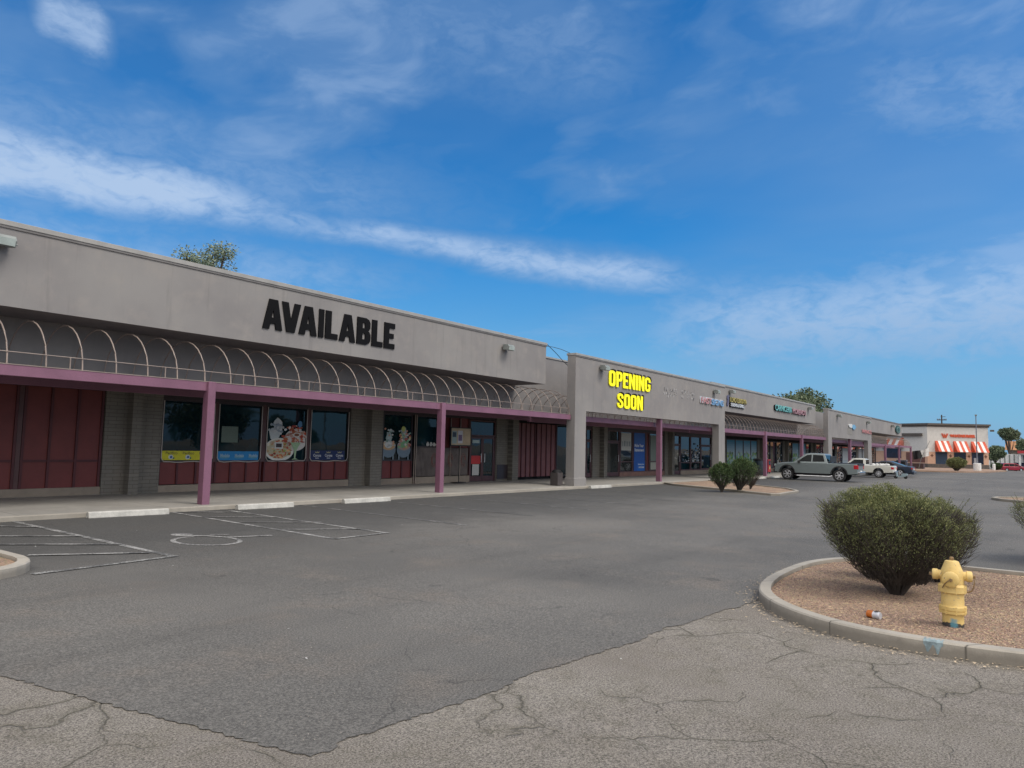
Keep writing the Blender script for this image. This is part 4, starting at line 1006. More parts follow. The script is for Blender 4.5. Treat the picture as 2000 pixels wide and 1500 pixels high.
# cables at the roof gap
b = MB(); P = [(26.3, 17.5, 6.13), (26.6, 17.5, 6.0), (27.1, 17.45, 5.75), (27.6, 17.4, 5.45), (28.2, 17.3, 5.15)]
b.tube(P, .014, 5); o = b.build('cable', m_wire); tag(o, 'black cable sagging from the end of the left fascia down behind the pillar', 'cable')
b = MB(); b.tube([(26.3, 17.5, 6.0), (26.6, 17.3, 5.97), (26.95, 17.1, 5.9), (27.35, 16.9, 5.77)], .012, 5); o = b.build('cable', m_wire); tag(o, 'nearly level black cable crossing the gap between the two parapets', 'cable')

# ------------------------------------------------------------------ bins and boxes by the shops
def bin_(x, y, r, h, mat, label, sq=False):
    R_ = root('trash_bin', (x, y, G(x)+.12), label, 'bin')
    b = MB()
    if sq: b.box(-r, r, -r, r, 0, h)
    else: b.lathe([(r*.85, 0), (r, h*.1), (r, h*.93), (r*.96, h)], 20)
    b.build('body', mat, R_, bevel=.02 if sq else 0, smooth=not sq)
    b = MB(); b.lathe([(r*1.06, h+.002), (r*1.06, h+.06), (r*.7, h+.12), (r*.3, h+.14)], 20); b.build('lid', m_dark, R_, smooth=True)
bin_(26.9, 17.2, .2, .55, M('grey_brown_bin', (.07, .06, .06)), 'square grey brown trash bin tucked beside the left pillar', True)
bin_(55.8, 17.6, .42, 1.1, M('navy_bin', (.02, .04, .06)), 'round navy trash bin behind the purple post left of the silver pickup')
q = root('newspaper_box', (60.6, 18.6, G(60)+.14), 'red metal newspaper box in front of the shop windows', 'newspaper box')
b = MB(); b.box(-.35, .35, -.3, .3, .12, 1.15); b.build('cabinet', M('red_box_paint', (.38, .03, .03), .4), q, bevel=.02)
b = MB(); b.box(-.24, .24, -.312, -.301, .7, 1.05); b.build('door_window', m_glass, q)
b = MB(); b.box(-.3, -.24, -.25, -.19, 0, .12); b.box(.24, .3, -.25, -.19, 0, .12); b.box(-.3, -.24, .19, .25, 0, .12); b.box(.24, .3, .19, .25, 0, .12); b.build('legs', m_dark, q)
b = MB(); b.add([(-.12, -.3135, .35), (.12, -.3135, .35), (.12, -.3135, .58), (-.12, -.3135, .58)], [(0, 1, 2, 3)]); b.build('label_panel', M('pale_yellow', (.6, .45, .2)), q)
q = root('newspaper_box', (58.4, 18.6, G(58)+.14), 'pale blue newspaper box between the purple post and the red one', 'newspaper box')
b = MB(); b.box(-.28, .28, -.25, .25, .1, 1.2); b.build('cabinet', M('blue_box_paint', (.08, .16, .28), .4), q, bevel=.02)
b = MB(); b.box(-.2, .2, -.262, -.251, .65, 1.08); b.build('door_window', M('sheet_paper', (.35, .38, .4)), q)
b = MB(); b.box(-.22, .22, -.2, .2, 0, .1); b.build('base', m_dark, q)

# ------------------------------------------------------------------ plants
def leaf_mesh(name, mat, parent, gen_fn, n, size, seed, off=(0, 0, 0)):
    r = random.Random(seed); vs = []; fs = []; cs = []
    for i in range(n):
        g = gen_fn(r)
        if g is None: continue
        p, d, tone, hi = g
        s = size*r.uniform(.6, 1.35)
        u = Vector((r.gauss(0, 1), r.gauss(0, 1), r.gauss(0, 1))); d = (Vector(d)+u*.45).normalized()
        q = d.cross(u).normalized()*s*.32
        p = Vector(p); k = len(vs); e = d*s
        vs += [tuple(p), tuple(p+e*.5+q), tuple(p+e), tuple(p+e*.5-q)]
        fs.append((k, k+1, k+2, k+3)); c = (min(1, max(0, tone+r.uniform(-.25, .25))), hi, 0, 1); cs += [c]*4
    me = bpy.data.meshes.new(name); me.from_pydata(vs, [], fs)
    at = me.color_attributes.new('Col', 'FLOAT_COLOR', 'CORNER')
    at.data.foreach_set('color', [x for c in cs for x in c]); me.materials.append(mat)
    o = bpy.data.objects.new(name, me); COL.objects.link(o); o.parent = parent
    return o
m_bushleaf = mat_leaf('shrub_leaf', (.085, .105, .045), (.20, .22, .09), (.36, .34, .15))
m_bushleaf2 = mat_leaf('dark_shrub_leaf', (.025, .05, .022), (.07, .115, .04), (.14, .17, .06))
m_treeleaf = mat_leaf('tree_leaf', (.05, .075, .045), (.12, .16, .085), (.3, .33, .22))
m_pine = mat_leaf('hazed_far_leaf', (.08, .115, .075), (.15, .19, .11), (.22, .25, .15))  # distance haze put into the lightened leaf colours
m_treeleaf2 = mat_leaf('pale_tree_leaf', (.11, .15, .10), (.21, .26, .17), (.38, .42, .32))
def prof(t_, rb):   # crown radius profile against height fraction
    if t_ < .64: return rb*(.07+.93*math.sin(PI/2*(t_/.64)**.92))
    return rb*max(0, 1-((t_-.64)/.39)**2.7)**.5*.98+.02*rb
def shrub(loc, label, R0, H, seed, nstem, ntwig, nleaf, lsize, mat, cat='shrub', group=None, ex=1.0, leaf_lo=.3, asym=(0, 0), stem_r=.009, sparse=1.0):
    R_ = root('shrub', loc, label, cat, group); r = random.Random(seed); b = MB()
    lump = [(r.uniform(0, 6.28), r.uniform(.55, 1.25), r.uniform(.015, .055)) for _ in range(6)]
    def rad(a, t_): return prof(t_, R0)*(1+sum(m*math.sin(k*a+p) for k, (p, _, m) in enumerate(lump, 1)))
    def pt(a, t_, q):
        rr = rad(a, t_)*q
        return Vector((rr*math.cos(a)*ex+asym[0]*t_, rr*math.sin(a)+asym[1]*t_, H*t_*(1+.04*math.sin(3*a+seed))*(1-.1*q*q*(t_ > .8))))
    def stem(a, q, t1, r0, r1):
        P = []
        for k in range(6):
            f = k/5*t1
            P.append(pt(a+.12*math.sin(k+q*9), max(.0, f), q*min(1, .45+f*.8)) if k else Vector((.05*R0*math.cos(a)*q, .05*R0*math.sin(a)*q, -.03)))
        b.tube(P, r0, 4, r1, cap=False)
    for i in range(nstem): stem(r.uniform(0, 6.28), math.sqrt(r.random()), r.uniform(.6, .9), stem_r*r.uniform(.7, 1.5), .002)
    for i in range(ntwig):
        a = r.uniform(0, 6.28); t0 = r.uniform(.12, .86); q = math.sqrt(r.uniform(.08, .97))
        p = pt(a, t0, q); d = Vector((math.cos(a)*q*.8, math.sin(a)*q*.8, 1.0)).normalized()+Vector((r.gauss(0, .3), r.gauss(0, .3), r.gauss(0, .2)))
        L = r.uniform(.05, .13)*H
        e = p+d*L; m = p+d*L*.5+Vector((r.gauss(0, .01), r.gauss(0, .01), 0))
        b.tube([p, m, e], .0028*H, 3, .001, cap=False)
    shoots = []
    for i in range(int(55*sparse) if ntwig > 1000 else 18):
        a = r.uniform(0, 6.28); p = pt(a, r.uniform(.5, .97), r.uniform(.75, .98)); d = Vector((math.cos(a)*.7, math.sin(a)*.7, 1.1)).normalized()+Vector((r.gauss(0, .18), r.gauss(0, .18), 0))
        L = r.uniform(.10, .24)*H; shoots.append((p, d, L)); b.tube([p, p+d*L*.5, p+d*L], .0025*H, 3, .001, cap=False)
    b.build('branches', m_twig, R_, fix=False)
    def gen(rr):
        if rr.random() < .022:
            p0, d0, L0 = rr.choice(shoots); p = p0+d0*L0*rr.random()+Vector((rr.gauss(0, .008), rr.gauss(0, .008), 0)); return p, d0, .6, .6
        a = rr.uniform(0, 6.28); t0 = leaf_lo+(1.0-leaf_lo)*rr.random()**.62
        if rr.random() > (.10+.9*((t0-leaf_lo)/(1-leaf_lo))**1.15)*sparse: return None
        q = 1-.5*rr.random()**1.5 if t0 < .74 else math.sqrt(rr.random())
        p = pt(a, t0, q*(1+.05*rr.gauss(0, 1)))
        nz_ = NZ(p*(3.6/R0)+Vector((seed, 0, 0))); n2_ = NZ(p*(9/R0)+Vector((0, seed, 0)))
        if n2_ > .08+.5*rr.random() and q > .45: return None
        p = Vector((p.x*(1+.16*nz_+.06*n2_), p.y*(1+.16*nz_+.06*n2_), p.z*(1+.07*nz_+.04*n2_)))
        if t0 > .9: p.z += abs(rr.gauss(0, .02))*H
        clump = .5+.9*NZ(p*(5/R0))+.25*(t0-.6)  # tone also rises with height, painting skylight on the crown top
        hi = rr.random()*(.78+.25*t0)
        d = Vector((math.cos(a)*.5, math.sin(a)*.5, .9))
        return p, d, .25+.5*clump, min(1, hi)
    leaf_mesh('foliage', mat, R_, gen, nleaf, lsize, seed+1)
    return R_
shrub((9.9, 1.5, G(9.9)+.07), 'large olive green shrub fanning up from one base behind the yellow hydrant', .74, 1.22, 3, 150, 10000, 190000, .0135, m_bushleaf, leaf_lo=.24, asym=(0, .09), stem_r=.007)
shrub((11.3, 1.22, G(11.4)+.07), 'twiggy grey green shrub half hidden behind the large olive one', .44, 1.05, 8, 90, 3000, 45000, .014, m_bushleaf, leaf_lo=.35)
shrub((11.1, 1.95, G(11)+.07), 'small multi stemmed shrub merging with the left side of the large olive one', .32, .8, 12, 50, 900, 16000, .014, m_bushleaf)
shrub((15.6, -.42, G(15.6)+.02), 'olive shrub cut by the right edge of the picture', .95, 1.15, 21, 90, 2600, 90000, .015, m_bushleaf)
shrub((31.3, 11.5, G(32)+.05), 'dark green clipped shrub, the lower of the pair on the middle island', .50, 1.18, 31, 60, 900, 22000, .045, m_bushleaf2, leaf_lo=.2, stem_r=.016)
shrub((32.2, 11.05, G(32)+.05), 'dark green flat topped shrub, the taller of the pair on the middle island', .60, 1.38, 41, 60, 1200, 26000, .04, m_bushleaf2, leaf_lo=.25, stem_r=.02, asym=(0, -.2))
shrub((34.6, 11.35, G(34)+.05), 'bare reddish brown shrub leaning right beside the taller clipped shrub', .34, 1.1, 45, 40, 900, 900, .03, m_bushleaf2, stem_r=.012, asym=(0, -.3))
shrub((114.5, 10.0, G(114)+.1), 'round olive shrub in front of the building with striped awnings', 1.15, 1.75, 51, 60, 700, 20000, .11, m_bushleaf, leaf_lo=.2, stem_r=.05)
shrub((141, 6.75, G(141)), 'low dark hedge shrub between the striped building and the red van', .72, 1.2, 56, 40, 400, 12000, .14, m_bushleaf2, leaf_lo=.08, stem_r=.05)

def tree(loc, label, trunk_h, R0, top, seed, n, lsize, mat, trunk_r=.25, group='trees beyond the buildings', clumps=16, ez=.7, wide=1.0):
    R_ = root('tree', loc, label, 'tree', group); r = random.Random(seed)
    cz = top-R0*ez; C_ = []
    for k in range(clumps):
        a = r.uniform(0, 6.28); q = math.sqrt(r.random())*.72; zz = r.uniform(-.6, .75)
        C_.append((Vector((R0*q*math.cos(a)*wide, R0*q*math.sin(a), cz+R0*ez*zz*math.sqrt(max(.1, 1-q*q)))), R0*r.uniform(.22, .38)))
    b = MB(); b.tube([(0, 0, -.3), (.1, 0, trunk_h*.5), (0, .1, trunk_h)], trunk_r, 9, trunk_r*.6, cap=False)
    for c, rr in C_:
        s = Vector((0, .05, trunk_h*r.uniform(.75, 1))); b.tube([s, s*.5+c*.5+Vector((0, 0, -.1*R0)), c], trunk_r*.3, 5, .03, cap=False)
    b.build('trunk', m_bark, R_, smooth=True, fix=False)
    def gen(rr):
        c, cr = rr.choice(C_)
        d = Vector((rr.gauss(0, 1), rr.gauss(0, 1), rr.gauss(0, 1))).normalized()
        q = rr.random()**.45
        p = c+d*cr*q*(1+.25*rr.random()); p.z = c.z+(p.z-c.z)*.75
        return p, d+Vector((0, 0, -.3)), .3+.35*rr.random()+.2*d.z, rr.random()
    leaf_mesh('crown', mat, R_, gen, n, lsize, seed+5)
tree((17.6, 30, 0), 'leafy tree top showing above the left parapet', 6.0, 1.5, 10.75, 64, 8000, .095, m_treeleaf2, clumps=26, ez=1.25)
tree((109, 28, -.5), 'broad leafy tree rising behind the parapet right of the teal lettering', 5.5, 4.8, 10.5, 63, 11000, .36, m_treeleaf, .4, clumps=26, ez=.75)
tree((122, 30.5, -.5), 'taller round tree crown at the right of the broad one behind the parapet', 5.5, 4.0, 12.5, 65, 8000, .36, m_treeleaf, .4, clumps=20, ez=1.0)
tree((176, 8.6, G(176)), 'bushy green street tree right of the striped building', 2.0, 1.8, 5.0, 67, 9000, .28, m_pine, .25, clumps=24, ez=.85)
tree((205, 7.2, G(205)), 'tall dark evergreen beyond the orange roof', 4.0, 2.0, 10.2, 69, 7000, .4, m_pine, .3, clumps=18, ez=.8)
tree((215, 4.6, G(215)), 'dark palm like tree at the far right edge beyond the orange roof', 4.5, 1.8, 8.0, 71, 4000, .4, m_pine, .25, clumps=12, ez=.7)

tree((44, -30, G(44)), 'broad street tree across the lot, mirrored in the left shop windows', 2.0, 4.5, 6.5, 81, 9000, .35, m_pine, clumps=18, group='trees across the lot')
tree((57, -34, G(57)), 'rounder street tree across the lot, mirrored in the middle shop windows', 1.5, 3.6, 5.2, 83, 7000, .35, m_pine, clumps=16, group='trees across the lot')
tree((78, -36, G(78)), 'tall street tree across the lot, mirrored in the blue banner window', 2.0, 5.0, 7.5, 85, 9000, .38, m_pine, clumps=18, group='trees across the lot')
for i_, (x_, y_, l_) in enumerate([(33, -14, 'near grey parking lot lamp mirrored in the first shop window'), (49, -18, 'farther grey parking lot lamp mirrored in the shop windows')]):
    q = root('street_lamp', (x_, y_, G(x_)), l_, 'light pole')
    b = MB(); b.lathe([(.3, -.1), (.3, .8), (.26, .85)], 16); b.build('concrete_base', m_curb, q)
    b = MB(); b.tube([(0, 0, .85), (0, 0, 7.5)], .09, 8, .06); b.build('pole', m_grayp, q)
    b = MB(); b.box(-.9, -.2, -.2, .2, 7.5, 7.7); b.box(-.2, .2, -.04, .04, 7.55, 7.62); b.box(.2, .9, -.2, .2, 7.5, 7.7); b.build('lamp_head', m_grayp, q)

# ------------------------------------------------------------------ hydrant
m_hyd = bpy.data.materials.new('hydrant_yellow'); t = NT(m_hyd); cco = t.coord()
n1 = t.noise(6, 5, .7, cco); n2 = t.noise(38, 4, .7, cco)
c = t.mix(t.rng(n1, .3, .7), (.62, .43, .14), (.70, .52, .20))
c = t.mix(t.rng(n2, .57, .68, 0, .75), c, (.42, .34, .22)); c = t.mix(t.rng(n2, .66, .70, 0, 1), c, (.05, .035, .025))
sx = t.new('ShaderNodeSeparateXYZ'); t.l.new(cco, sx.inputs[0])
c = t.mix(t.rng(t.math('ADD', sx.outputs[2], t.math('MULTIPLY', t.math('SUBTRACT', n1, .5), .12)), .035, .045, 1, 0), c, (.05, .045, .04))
# blue utility spray mark on the side towards the drive
dy = t.math('ABSOLUTE', t.math('SUBTRACT', sx.outputs[1], .0)); dz_ = t.math('ABSOLUTE', t.math('SUBTRACT', sx.outputs[2], .04))
bl = t.math('MULTIPLY', t.rng(t.math('ADD', dy, t.math('MULTIPLY', t.math('SUBTRACT', n2, .5), .06)), .018, .04, 1, 0), t.rng(t.math('ADD', dz_, t.math('MULTIPLY', t.math('SUBTRACT', n1, .5), .08)), .03, .06, 1, 0))
bl = t.math('MULTIPLY', bl, t.rng(sx.outputs[0], -.03, .0, 1, 0)); c = t.mix(t.math('MULTIPLY', bl, .75), c, (.10, .30, .38))
t.set(t.bsdf.inputs['Base Color'], c); t.bsdf.inputs['Roughness'].default_value = .62; t.bump(n2, .4, .004)
HY = root('fire_hydrant', (8.48, .8, G(8.48)+.075), 'weathered yellow fire hydrant with a blue spray mark on its base', 'hydrant')
HY.rotation_euler.z = math.radians(8); HY.scale = (.95, .95, .98)
b = MB(); b.lathe([(.098, -.05), (.098, .012), (.098, .125), (.104, .13), (.123, .134), (.125, .155), (.115, .158), (.115, .166), (.125, .169), (.125, .2), (.108, .207), (.104, .215), (.104, .325), (.112, .333), (.128, .34), (.129, .40), (.118, .41), (.108, .42)], 32)
b.build('barrel', m_hyd, HY, smooth=True)
b = MB(); b.lathe([(.107, .421), (.107, .50), (.104, .535), (.092, .565), (.078, .60), (.066, .632), (.060, .642), (.03, .648), (.0, .649)], 32); b.build('bonnet', m_hyd, HY, smooth=True)
m_brass = M('worn_brass', (.25, .16, .07), .5, var=.3, vs=20)
b = MB(); b.lathe([(.022, .648), (.022, .672), (.016, .682), (.0, .683)], 5); b.build('operating_nut', m_brass, HY)
for sgn in (-1, 1):
    b = MB(); b.lathe([(.045, sgn*.09), (.045, sgn*.125), (.053, sgn*.128), (.053, sgn*.168), (.046, sgn*.178), (.02, sgn*.182)], 20, (0, 0, .50), 'y'); nz = b.build('hose_nozzle', m_hyd, HY, smooth=True)
    b = MB(); b.lathe([(.017, sgn*.180), (.017, sgn*.205), (.008, sgn*.207)], 5, (0, 0, .50), 'y'); b.build('cap_nut', m_brass, nz)
b = MB(); b.lathe([(.062, -.09), (.062, -.125), (.076, -.128), (.076, -.155), (.068, -.163), (.03, -.168)], 24, (0, .02, .475), 'x'); nz = b.build('pumper_nozzle', m_hyd, HY, smooth=True)
b = MB(); b.lathe([(.018, -.165), (.018, -.195), (.008, -.197)], 5, (0, .02, .475), 'x'); b.build('cap_nut', m_brass, nz)
b = MB()
for k in range(8):
    a = 2*PI*k/8+.2
    b.tube([(.118*math.cos(a), .118*math.sin(a), .128), (.118*math.cos(a), .118*math.sin(a), .206)], .009, 6)
    b.tube([(.122*math.cos(a), .122*math.sin(a), .333), (.122*math.cos(a), .122*math.sin(a), .41)], .009, 6)
b.build('flange_bolts', m_hyd, HY)
b = MB()
P = [(-.185, .03, .475), (-.18, .055, .455), (-.165, .075, .43), (-.14, .088, .40), (-.115, .092, .385)]; b.tube(P, .006, 5)
P = [(-.03, -.19, .49), (-.04, -.192, .45), (-.03, -.185, .40), (-.02, -.165, .36), (-.0, -.13, .345)]; b.tube(P, .006, 5); b.build('cap_chain', m_brass, HY)

# can and litter
CN = root('drink_can', (8.28, 1.47, G(8.28)+.082+.034), 'crushed orange and white drink can lying on the gravel', 'can')
CN.rotation_euler = (0, 0, math.radians(-112)); CN.scale = (1.15, 1.15, 1.15)
b = MB(); b.lathe([(.026, -.06), (.033, -.053), (.033, .0)], 18, axis='x'); b.build('can_body', M('orange_can', (.55, .16, .03), .3, metal=.2), CN, smooth=True)
b = MB(); b.lathe([(.0332, .0), (.029, .02), (.033, .045), (.027, .06)], 18, axis='x'); b.build('can_end', M('white_can', (.55, .56, .6), .3, metal=.2), CN, smooth=True)
b = MB()
for k in range(4): b.box(.01+.009*k, .014+.009*k, -.02, .02, .0335-.003*(k % 2), .0345)
b.build('print', m_dark, CN)
def inside(p, poly):
    c = False; n = len(poly)
    for i in range(n):
        a, d = poly[i], poly[i-1]
        if (a[1] > p[1]) != (d[1] > p[1]) and p[0] < (d[0]-a[0])*(p[1]-a[1])/(d[1]-a[1]+1e-9)+a[0]: c = not c
    return c
nin = [(p.x, p.y) for p in near_in]
r = random.Random(77)
def scatter(name, label, n, sz, mat, pos, flat=.5, long_=1.0):
    b = MB()
    for i in range(n):
        p = pos(r)
        if p is None: continue
        x, y, z = p; s = sz*r.uniform(.45, 1.5); a = r.uniform(0, 6.28); l = long_
        u = Vector((math.cos(a), math.sin(a), r.uniform(-.2, .2)))*s*l; v = Vector((-math.sin(a), math.cos(a), r.uniform(-.3, .3)))*s*r.uniform(.4, .8); w_ = Vector((0, 0, s*flat))
        c = Vector((x, y, z)); vs = [c-u, c+v, c+u*.9, c-v*.9, c+w_*.8+u*.2]
        b.add(vs, [(0, 3, 4), (3, 2, 4), (2, 1, 4), (1, 0, 4)])
    o = b.build(name, mat, fix=False); tag(o, label, 'ground litter' if 'litter' in name else 'gravel', None, 'stuff'); return o
def pin(rr):
    x, y = rr.uniform(7.5, 12.9), rr.uniform(-1.6, 3.0)
    return (x, y, G(x)+.081) if inside((x, y), nin) else None
scatter('gravel_stones', 'reddish brown gravel stones on the near island', 30000, .0085, M('gravel_stone', (.35, .245, .185), .9, var=.35, vs=60), pin, .7)
scatter('gravel_stones', 'dark brown gravel and bark bits on the near island', 11000, .008, M('dark_stone', (.16, .10, .075), .9, var=.35, vs=60), pin, .6, 1.3)
scatter('dry_leaf_litter', 'pale straw coloured leaf litter on the near island', 9500, .010, M('straw_litter', (.52, .39, .24), .9, var=.3, vs=40), pin, .3, 1.5)
def pedge(rr):
    k = rr.randrange(len(near_isl)); a = Vector(near_isl[k]); c = Vector(near_isl[(k+1) % len(near_isl)]); q = a.lerp(c, rr.random())
    d = Vector((-(a.y-c.y), a.x-c.x)).normalized() if (a-c).length > 1e-4 else Vector((1, 0))
    n = Vector((c.y-a.y, -(c.x-a.x))).normalized(); q = q+n*abs(rr.gauss(0, .13))
    if inside((q.x, q.y), near_isl) or q.y < -1.5: return None
    return (q.x, q.y, G(q.x)+.016)
scatter('kerb_litter', 'pale chips and leaf litter gathered along the kerb foot', 900, .010, M('straw_litter', (.5, .40, .28), .9, var=.3, vs=40), pedge, .3, 1.5)
def plot_(rr):
    x = 2.6+rr.random()**2*26; y = rr.uniform(-2, 16); return (x, y, G(x)+.015)
scatter('lot_litter', 'tiny white litter specks on the asphalt', 75, .010, m_white, plot_, .3, 1.2)
def pstone(rr):
    x = 1.5+rr.random()*6.5; y = rr.uniform(-3, 5.5)
    return (x, y, G(x)+.004+(.012 if (y > 3.2 and x > 2.6) else 0))
scatter('loose_stones', 'loose small stones on the worn asphalt', 2600, .0045, M('loose_stone', (.30, .27, .23), .9, var=.4, vs=50), pstone, .8)
# blue spray mark on the kerb
b = MB(); pm = []
cand = sorted(range(len(near_isl)), key=lambda i: (near_isl[i][0]-7.46)**2+(near_isl[i][1]-.85)**2)[:1][0]
for i in range(14):
    y = .93-.15*i/13; x = 7.0
    for k in range(len(near_isl)):
        a, d = near_isl[k], near_isl[(k+1) % len(near_isl)]
        if min(a[1], d[1]) <= y <= max(a[1], d[1]) and a[0] < 9 and abs(a[1]-d[1]) > 1e-6: x = a[0]+(d[0]-a[0])*(y-a[1])/(d[1]-a[1])
    pm.append((x, y))
hs_ = [.02+.085*abs(math.sin(i*.5))**2*(.6+.4*abs(math.sin(i*2.3))) for i in range(14)]
vs = [(x-.003, y, G(x)+.118) for x, y in pm]+[(x-.003, y, G(x)+.116-h_) for (x, y), h_ in zip(pm, hs_)]+[(x+.10*(.6+.4*math.sin(i*2.1)), y, G(x)+.1315) for i, (x, y) in enumerate(pm)]+[(x+.012, y, G(x)+.1315) for x, y in pm]
fs = [(i, i+1, i+15, i+14) for i in range(13)]+[(i+42, i+43, i+29, i+28) for i in range(13)]+[(i, i+42, i+43, i+1) for i in range(13)]
b.add(vs, fs); o = b.build('kerb_spray_mark', M('blue_spray', (.24, .31, .33), .8, var=.3, vs=20)); tag(o, 'light blue spray paint mark on the near kerb', None, None, 'structure')

# ------------------------------------------------------------------ vehicles
def paint(name, col, metal=.4, rough=.3): return M(name, col, rough, metal, .4, var=.03, vs=1, fine=0, coat=.4)
m_cglass = mat_glass('car_glass', (.010, .012, .013), .1, .12)
m_trim = M('black_trim', (.02, .02, .021), .6); m_tail = M('tail_red', (.45, .01, .02), .2, spec=.7); m_chrome = M('chrome', (.55, .56, .58), .15, metal=1)
def arch(cx, r, zb, n=10, fwd=True):
    P = [(cx-r*math.cos(PI*k/n), zb+r*math.sin(PI*k/n)) for k in range(n+1)]
    return P
def vehicle(loc, rz, label, spec):
    R_ = root(spec.get('name', 'parked_car'), loc, label, spec['cat'], None, rz)
    W = spec['w']; hw = W/2; zb = spec['zb']; ax = spec['axles']; wr = spec['wr']
    # lower body outline: bottom with arches (rear to front), then over the top back
    out = [(spec['x0'], zb+.05)]
    for a in ax:
        out += arch(a, wr+.07, zb)
    out += [(spec['x1'], zb+.05)]
    out += spec['top']              # from front to rear
    b = MB(); n = len(out)
    zs = [p[1] for p in out]; zbelt = spec['belt']
    # loft across the width with rounded shoulders
    stations = [(-1, 0), (-.97, .5), (-.88, 1), (.88, 1), (.97, .5), (1, 0)]
    rings = []
    for f, k in stations:
        ring = []
        for (x, z) in out:
            lift = 0
            yy = f*hw
            if z > zb+.3: yy *= 1-.03*max(0, (z-zb-.3))
            dz = -.035*(1-k) if z > zbelt-.12 else 0
            e = .05*abs(f)**6*(1 if x > (spec['x0']+spec['x1'])/2 else -1) if (x < spec['x0']+.25 or x > spec['x1']-.25) else 0
            ring.append((x-e, yy, z+dz))
        rings.append(ring)
    vs = [v for g in rings for v in g]; fs = [tuple(range(n))[::-1], tuple(range(5*n, 6*n))]
    for i in range(5):
        for k in range(n): fs.append((i*n+k, i*n+(k+1) % n, (i+1)*n+(k+1) % n, (i+1)*n+k))
    b.add(vs, fs); body = b.build('body', spec['paint'], R_, bevel=.02)
    # cabin
    cab = spec['cab']; m = len(cab); tb = spec.get('tumble', .22)
    def cy(z): return hw*.965-(z-zbelt)*tb
    b = MB(); L = [(x, cy(z), z) for x, z in cab]; Rr = [(x, -cy(z), z) for x, z in cab]
    fs = [tuple(range(m)), tuple(range(m, 2*m))[::-1]]+[(k, k+m, (k+1) % m+m, (k+1) % m) for k in range(m)]
    b.add(L+Rr, fs); cb = b.build('cab', spec['paint'], R_, bevel=.035, seg=3)
    for sgn in (1, -1):
        for win in spec['windows']:
            b = MB(); P = [(x, sgn*(cy(z)+.006), z) for x, z in win]; Q = [(x, sgn*(cy(z)-.02), z) for x, z in win]; k = len(win)
            b.add(P+Q, [tuple(range(k)), tuple(range(k, 2*k))]+[(i, (i+1) % k, (i+1) % k+k, i+k) for i in range(k)]); b.build('side_window', m_cglass, cb)
    for nm, (p, q) in (('windshield', spec['ws']), ('rear_window', spec['rw'])):
        b = MB(); dx, dz = q[0]-p[0], q[1]-p[1]; l = math.hypot(dx, dz); nx, nz = dz/l, -dx/l
        if nm == 'rear_window': nx, nz = -abs(nx), abs(nz)
        else: nx, nz = abs(nx), abs(nz)
        a0 = (p[0]+dx*.1+nx*.008, p[1]+dz*.1+nz*.008); a1 = (p[0]+dx*.9+nx*.008, p[1]+dz*.9+nz*.008)
        w0, w1_ = cy(a0[1])-.09, cy(a1[1])-.09
        P = [(a0[0], w0, a0[1]), (a0[0], -w0, a0[1]), (a1[0], -w1_, a1[1]), (a1[0], w1_, a1[1])]
        b.add(P+[(x-nx*.02, y, z-nz*.02) for x, y, z in P], [(0, 1, 2, 3), (7, 6, 5, 4), (0, 4, 5, 1), (1, 5, 6, 2), (2, 6, 7, 3), (3, 7, 4, 0)]); b.build(nm, m_cglass, cb)
    # wheels
    tr = W/2-.14
    for a in ax:
        for sgn in (1, -1):
            b = MB(); y0 = sgn*(tr-.1); y1 = sgn*(tr+.115)
            pr_ = [(wr*.6, y0), (wr*.96, y0), (wr, y0+sgn*.03), (wr, y1-sgn*.03), (wr*.96, y1), (wr*.68, y1+sgn*.004), (wr*.66, y1-sgn*.03)]
            b.lathe(pr_, 28, (a, 0, wr), 'y'); wh = b.build('wheel', m_tyre, R_, smooth=True)
            b = MB(); yo = y1-sgn*.02
            b.lathe([(wr*.67, yo-sgn*.02), (wr*.67, yo), (wr*.60, yo+sgn*.004), (wr*.58, yo-sgn*.04)], 28, (a, 0, wr), 'y', cap=False)
            ns = spec.get('spokes', 6)
            for k in range(ns):
                q = 2*PI*k/ns; c, s_ = math.cos(q), math.sin(q); wq = spec.get('spw', .12)*wr
                for (ra, rb2, wa, wb_) in ((wr*.1, wr*.62, wq*.7, wq),):
                    V = [(a+ra*c-wa*s_, yo, wr+ra*s_+wa*c), (a+ra*c+wa*s_, yo, wr+ra*s_-wa*c), (a+rb2*c+wb_*s_, yo, wr+rb2*s_-wb_*c), (a+rb2*c-wb_*s_, yo, wr+rb2*s_+wb_*c)]
                    b.add(V+[(x, y-sgn*.025, z) for x, y, z in V], [(0, 1, 2, 3), (7, 6, 5, 4), (0, 4, 5, 1), (1, 5, 6, 2), (2, 6, 7, 3), (3, 7, 4, 0)])
            b.lathe([(wr*.18, yo-sgn*.03), (wr*.18, yo+sgn*.006), (wr*.1, yo+sgn*.012)], 14, (a, 0, wr), 'y')
            b.build('rim', spec.get('rim', m_rim), wh)
            b = MB(); b.lathe([(wr*.59, yo-sgn*.045), (wr*.59, yo-sgn*.038)], 24, (a, 0, wr), 'y'); b.build('brake', m_dark, wh)
    if spec.get('flare'):
        for a in ax:
            for sgn in (1, -1):
                b = MB(); ro, ri = wr+.15, wr+.07; V = []; nn = 12
                for k in range(nn+1):
                    q = PI*k/nn; c, s_ = math.cos(q), math.sin(q)
                    V += [(a+ri*c, sgn*(hw-.06), zb+ri*s_), (a+ro*c, sgn*(hw-.06), zb+ro*s_), (a+(ro-.02)*c, sgn*(hw+.035), zb+(ro-.02)*s_), (a+ri*c, sgn*(hw+.035), zb+ri*s_)]
                F = []
                for k in range(nn):
                    for j in range(4): F.append((4*k+j, 4*k+(j+1) % 4, 4*k+4+(j+1) % 4, 4*k+4+j))
                b.add(V, F); b.build('fender_flare', m_trim, R_)
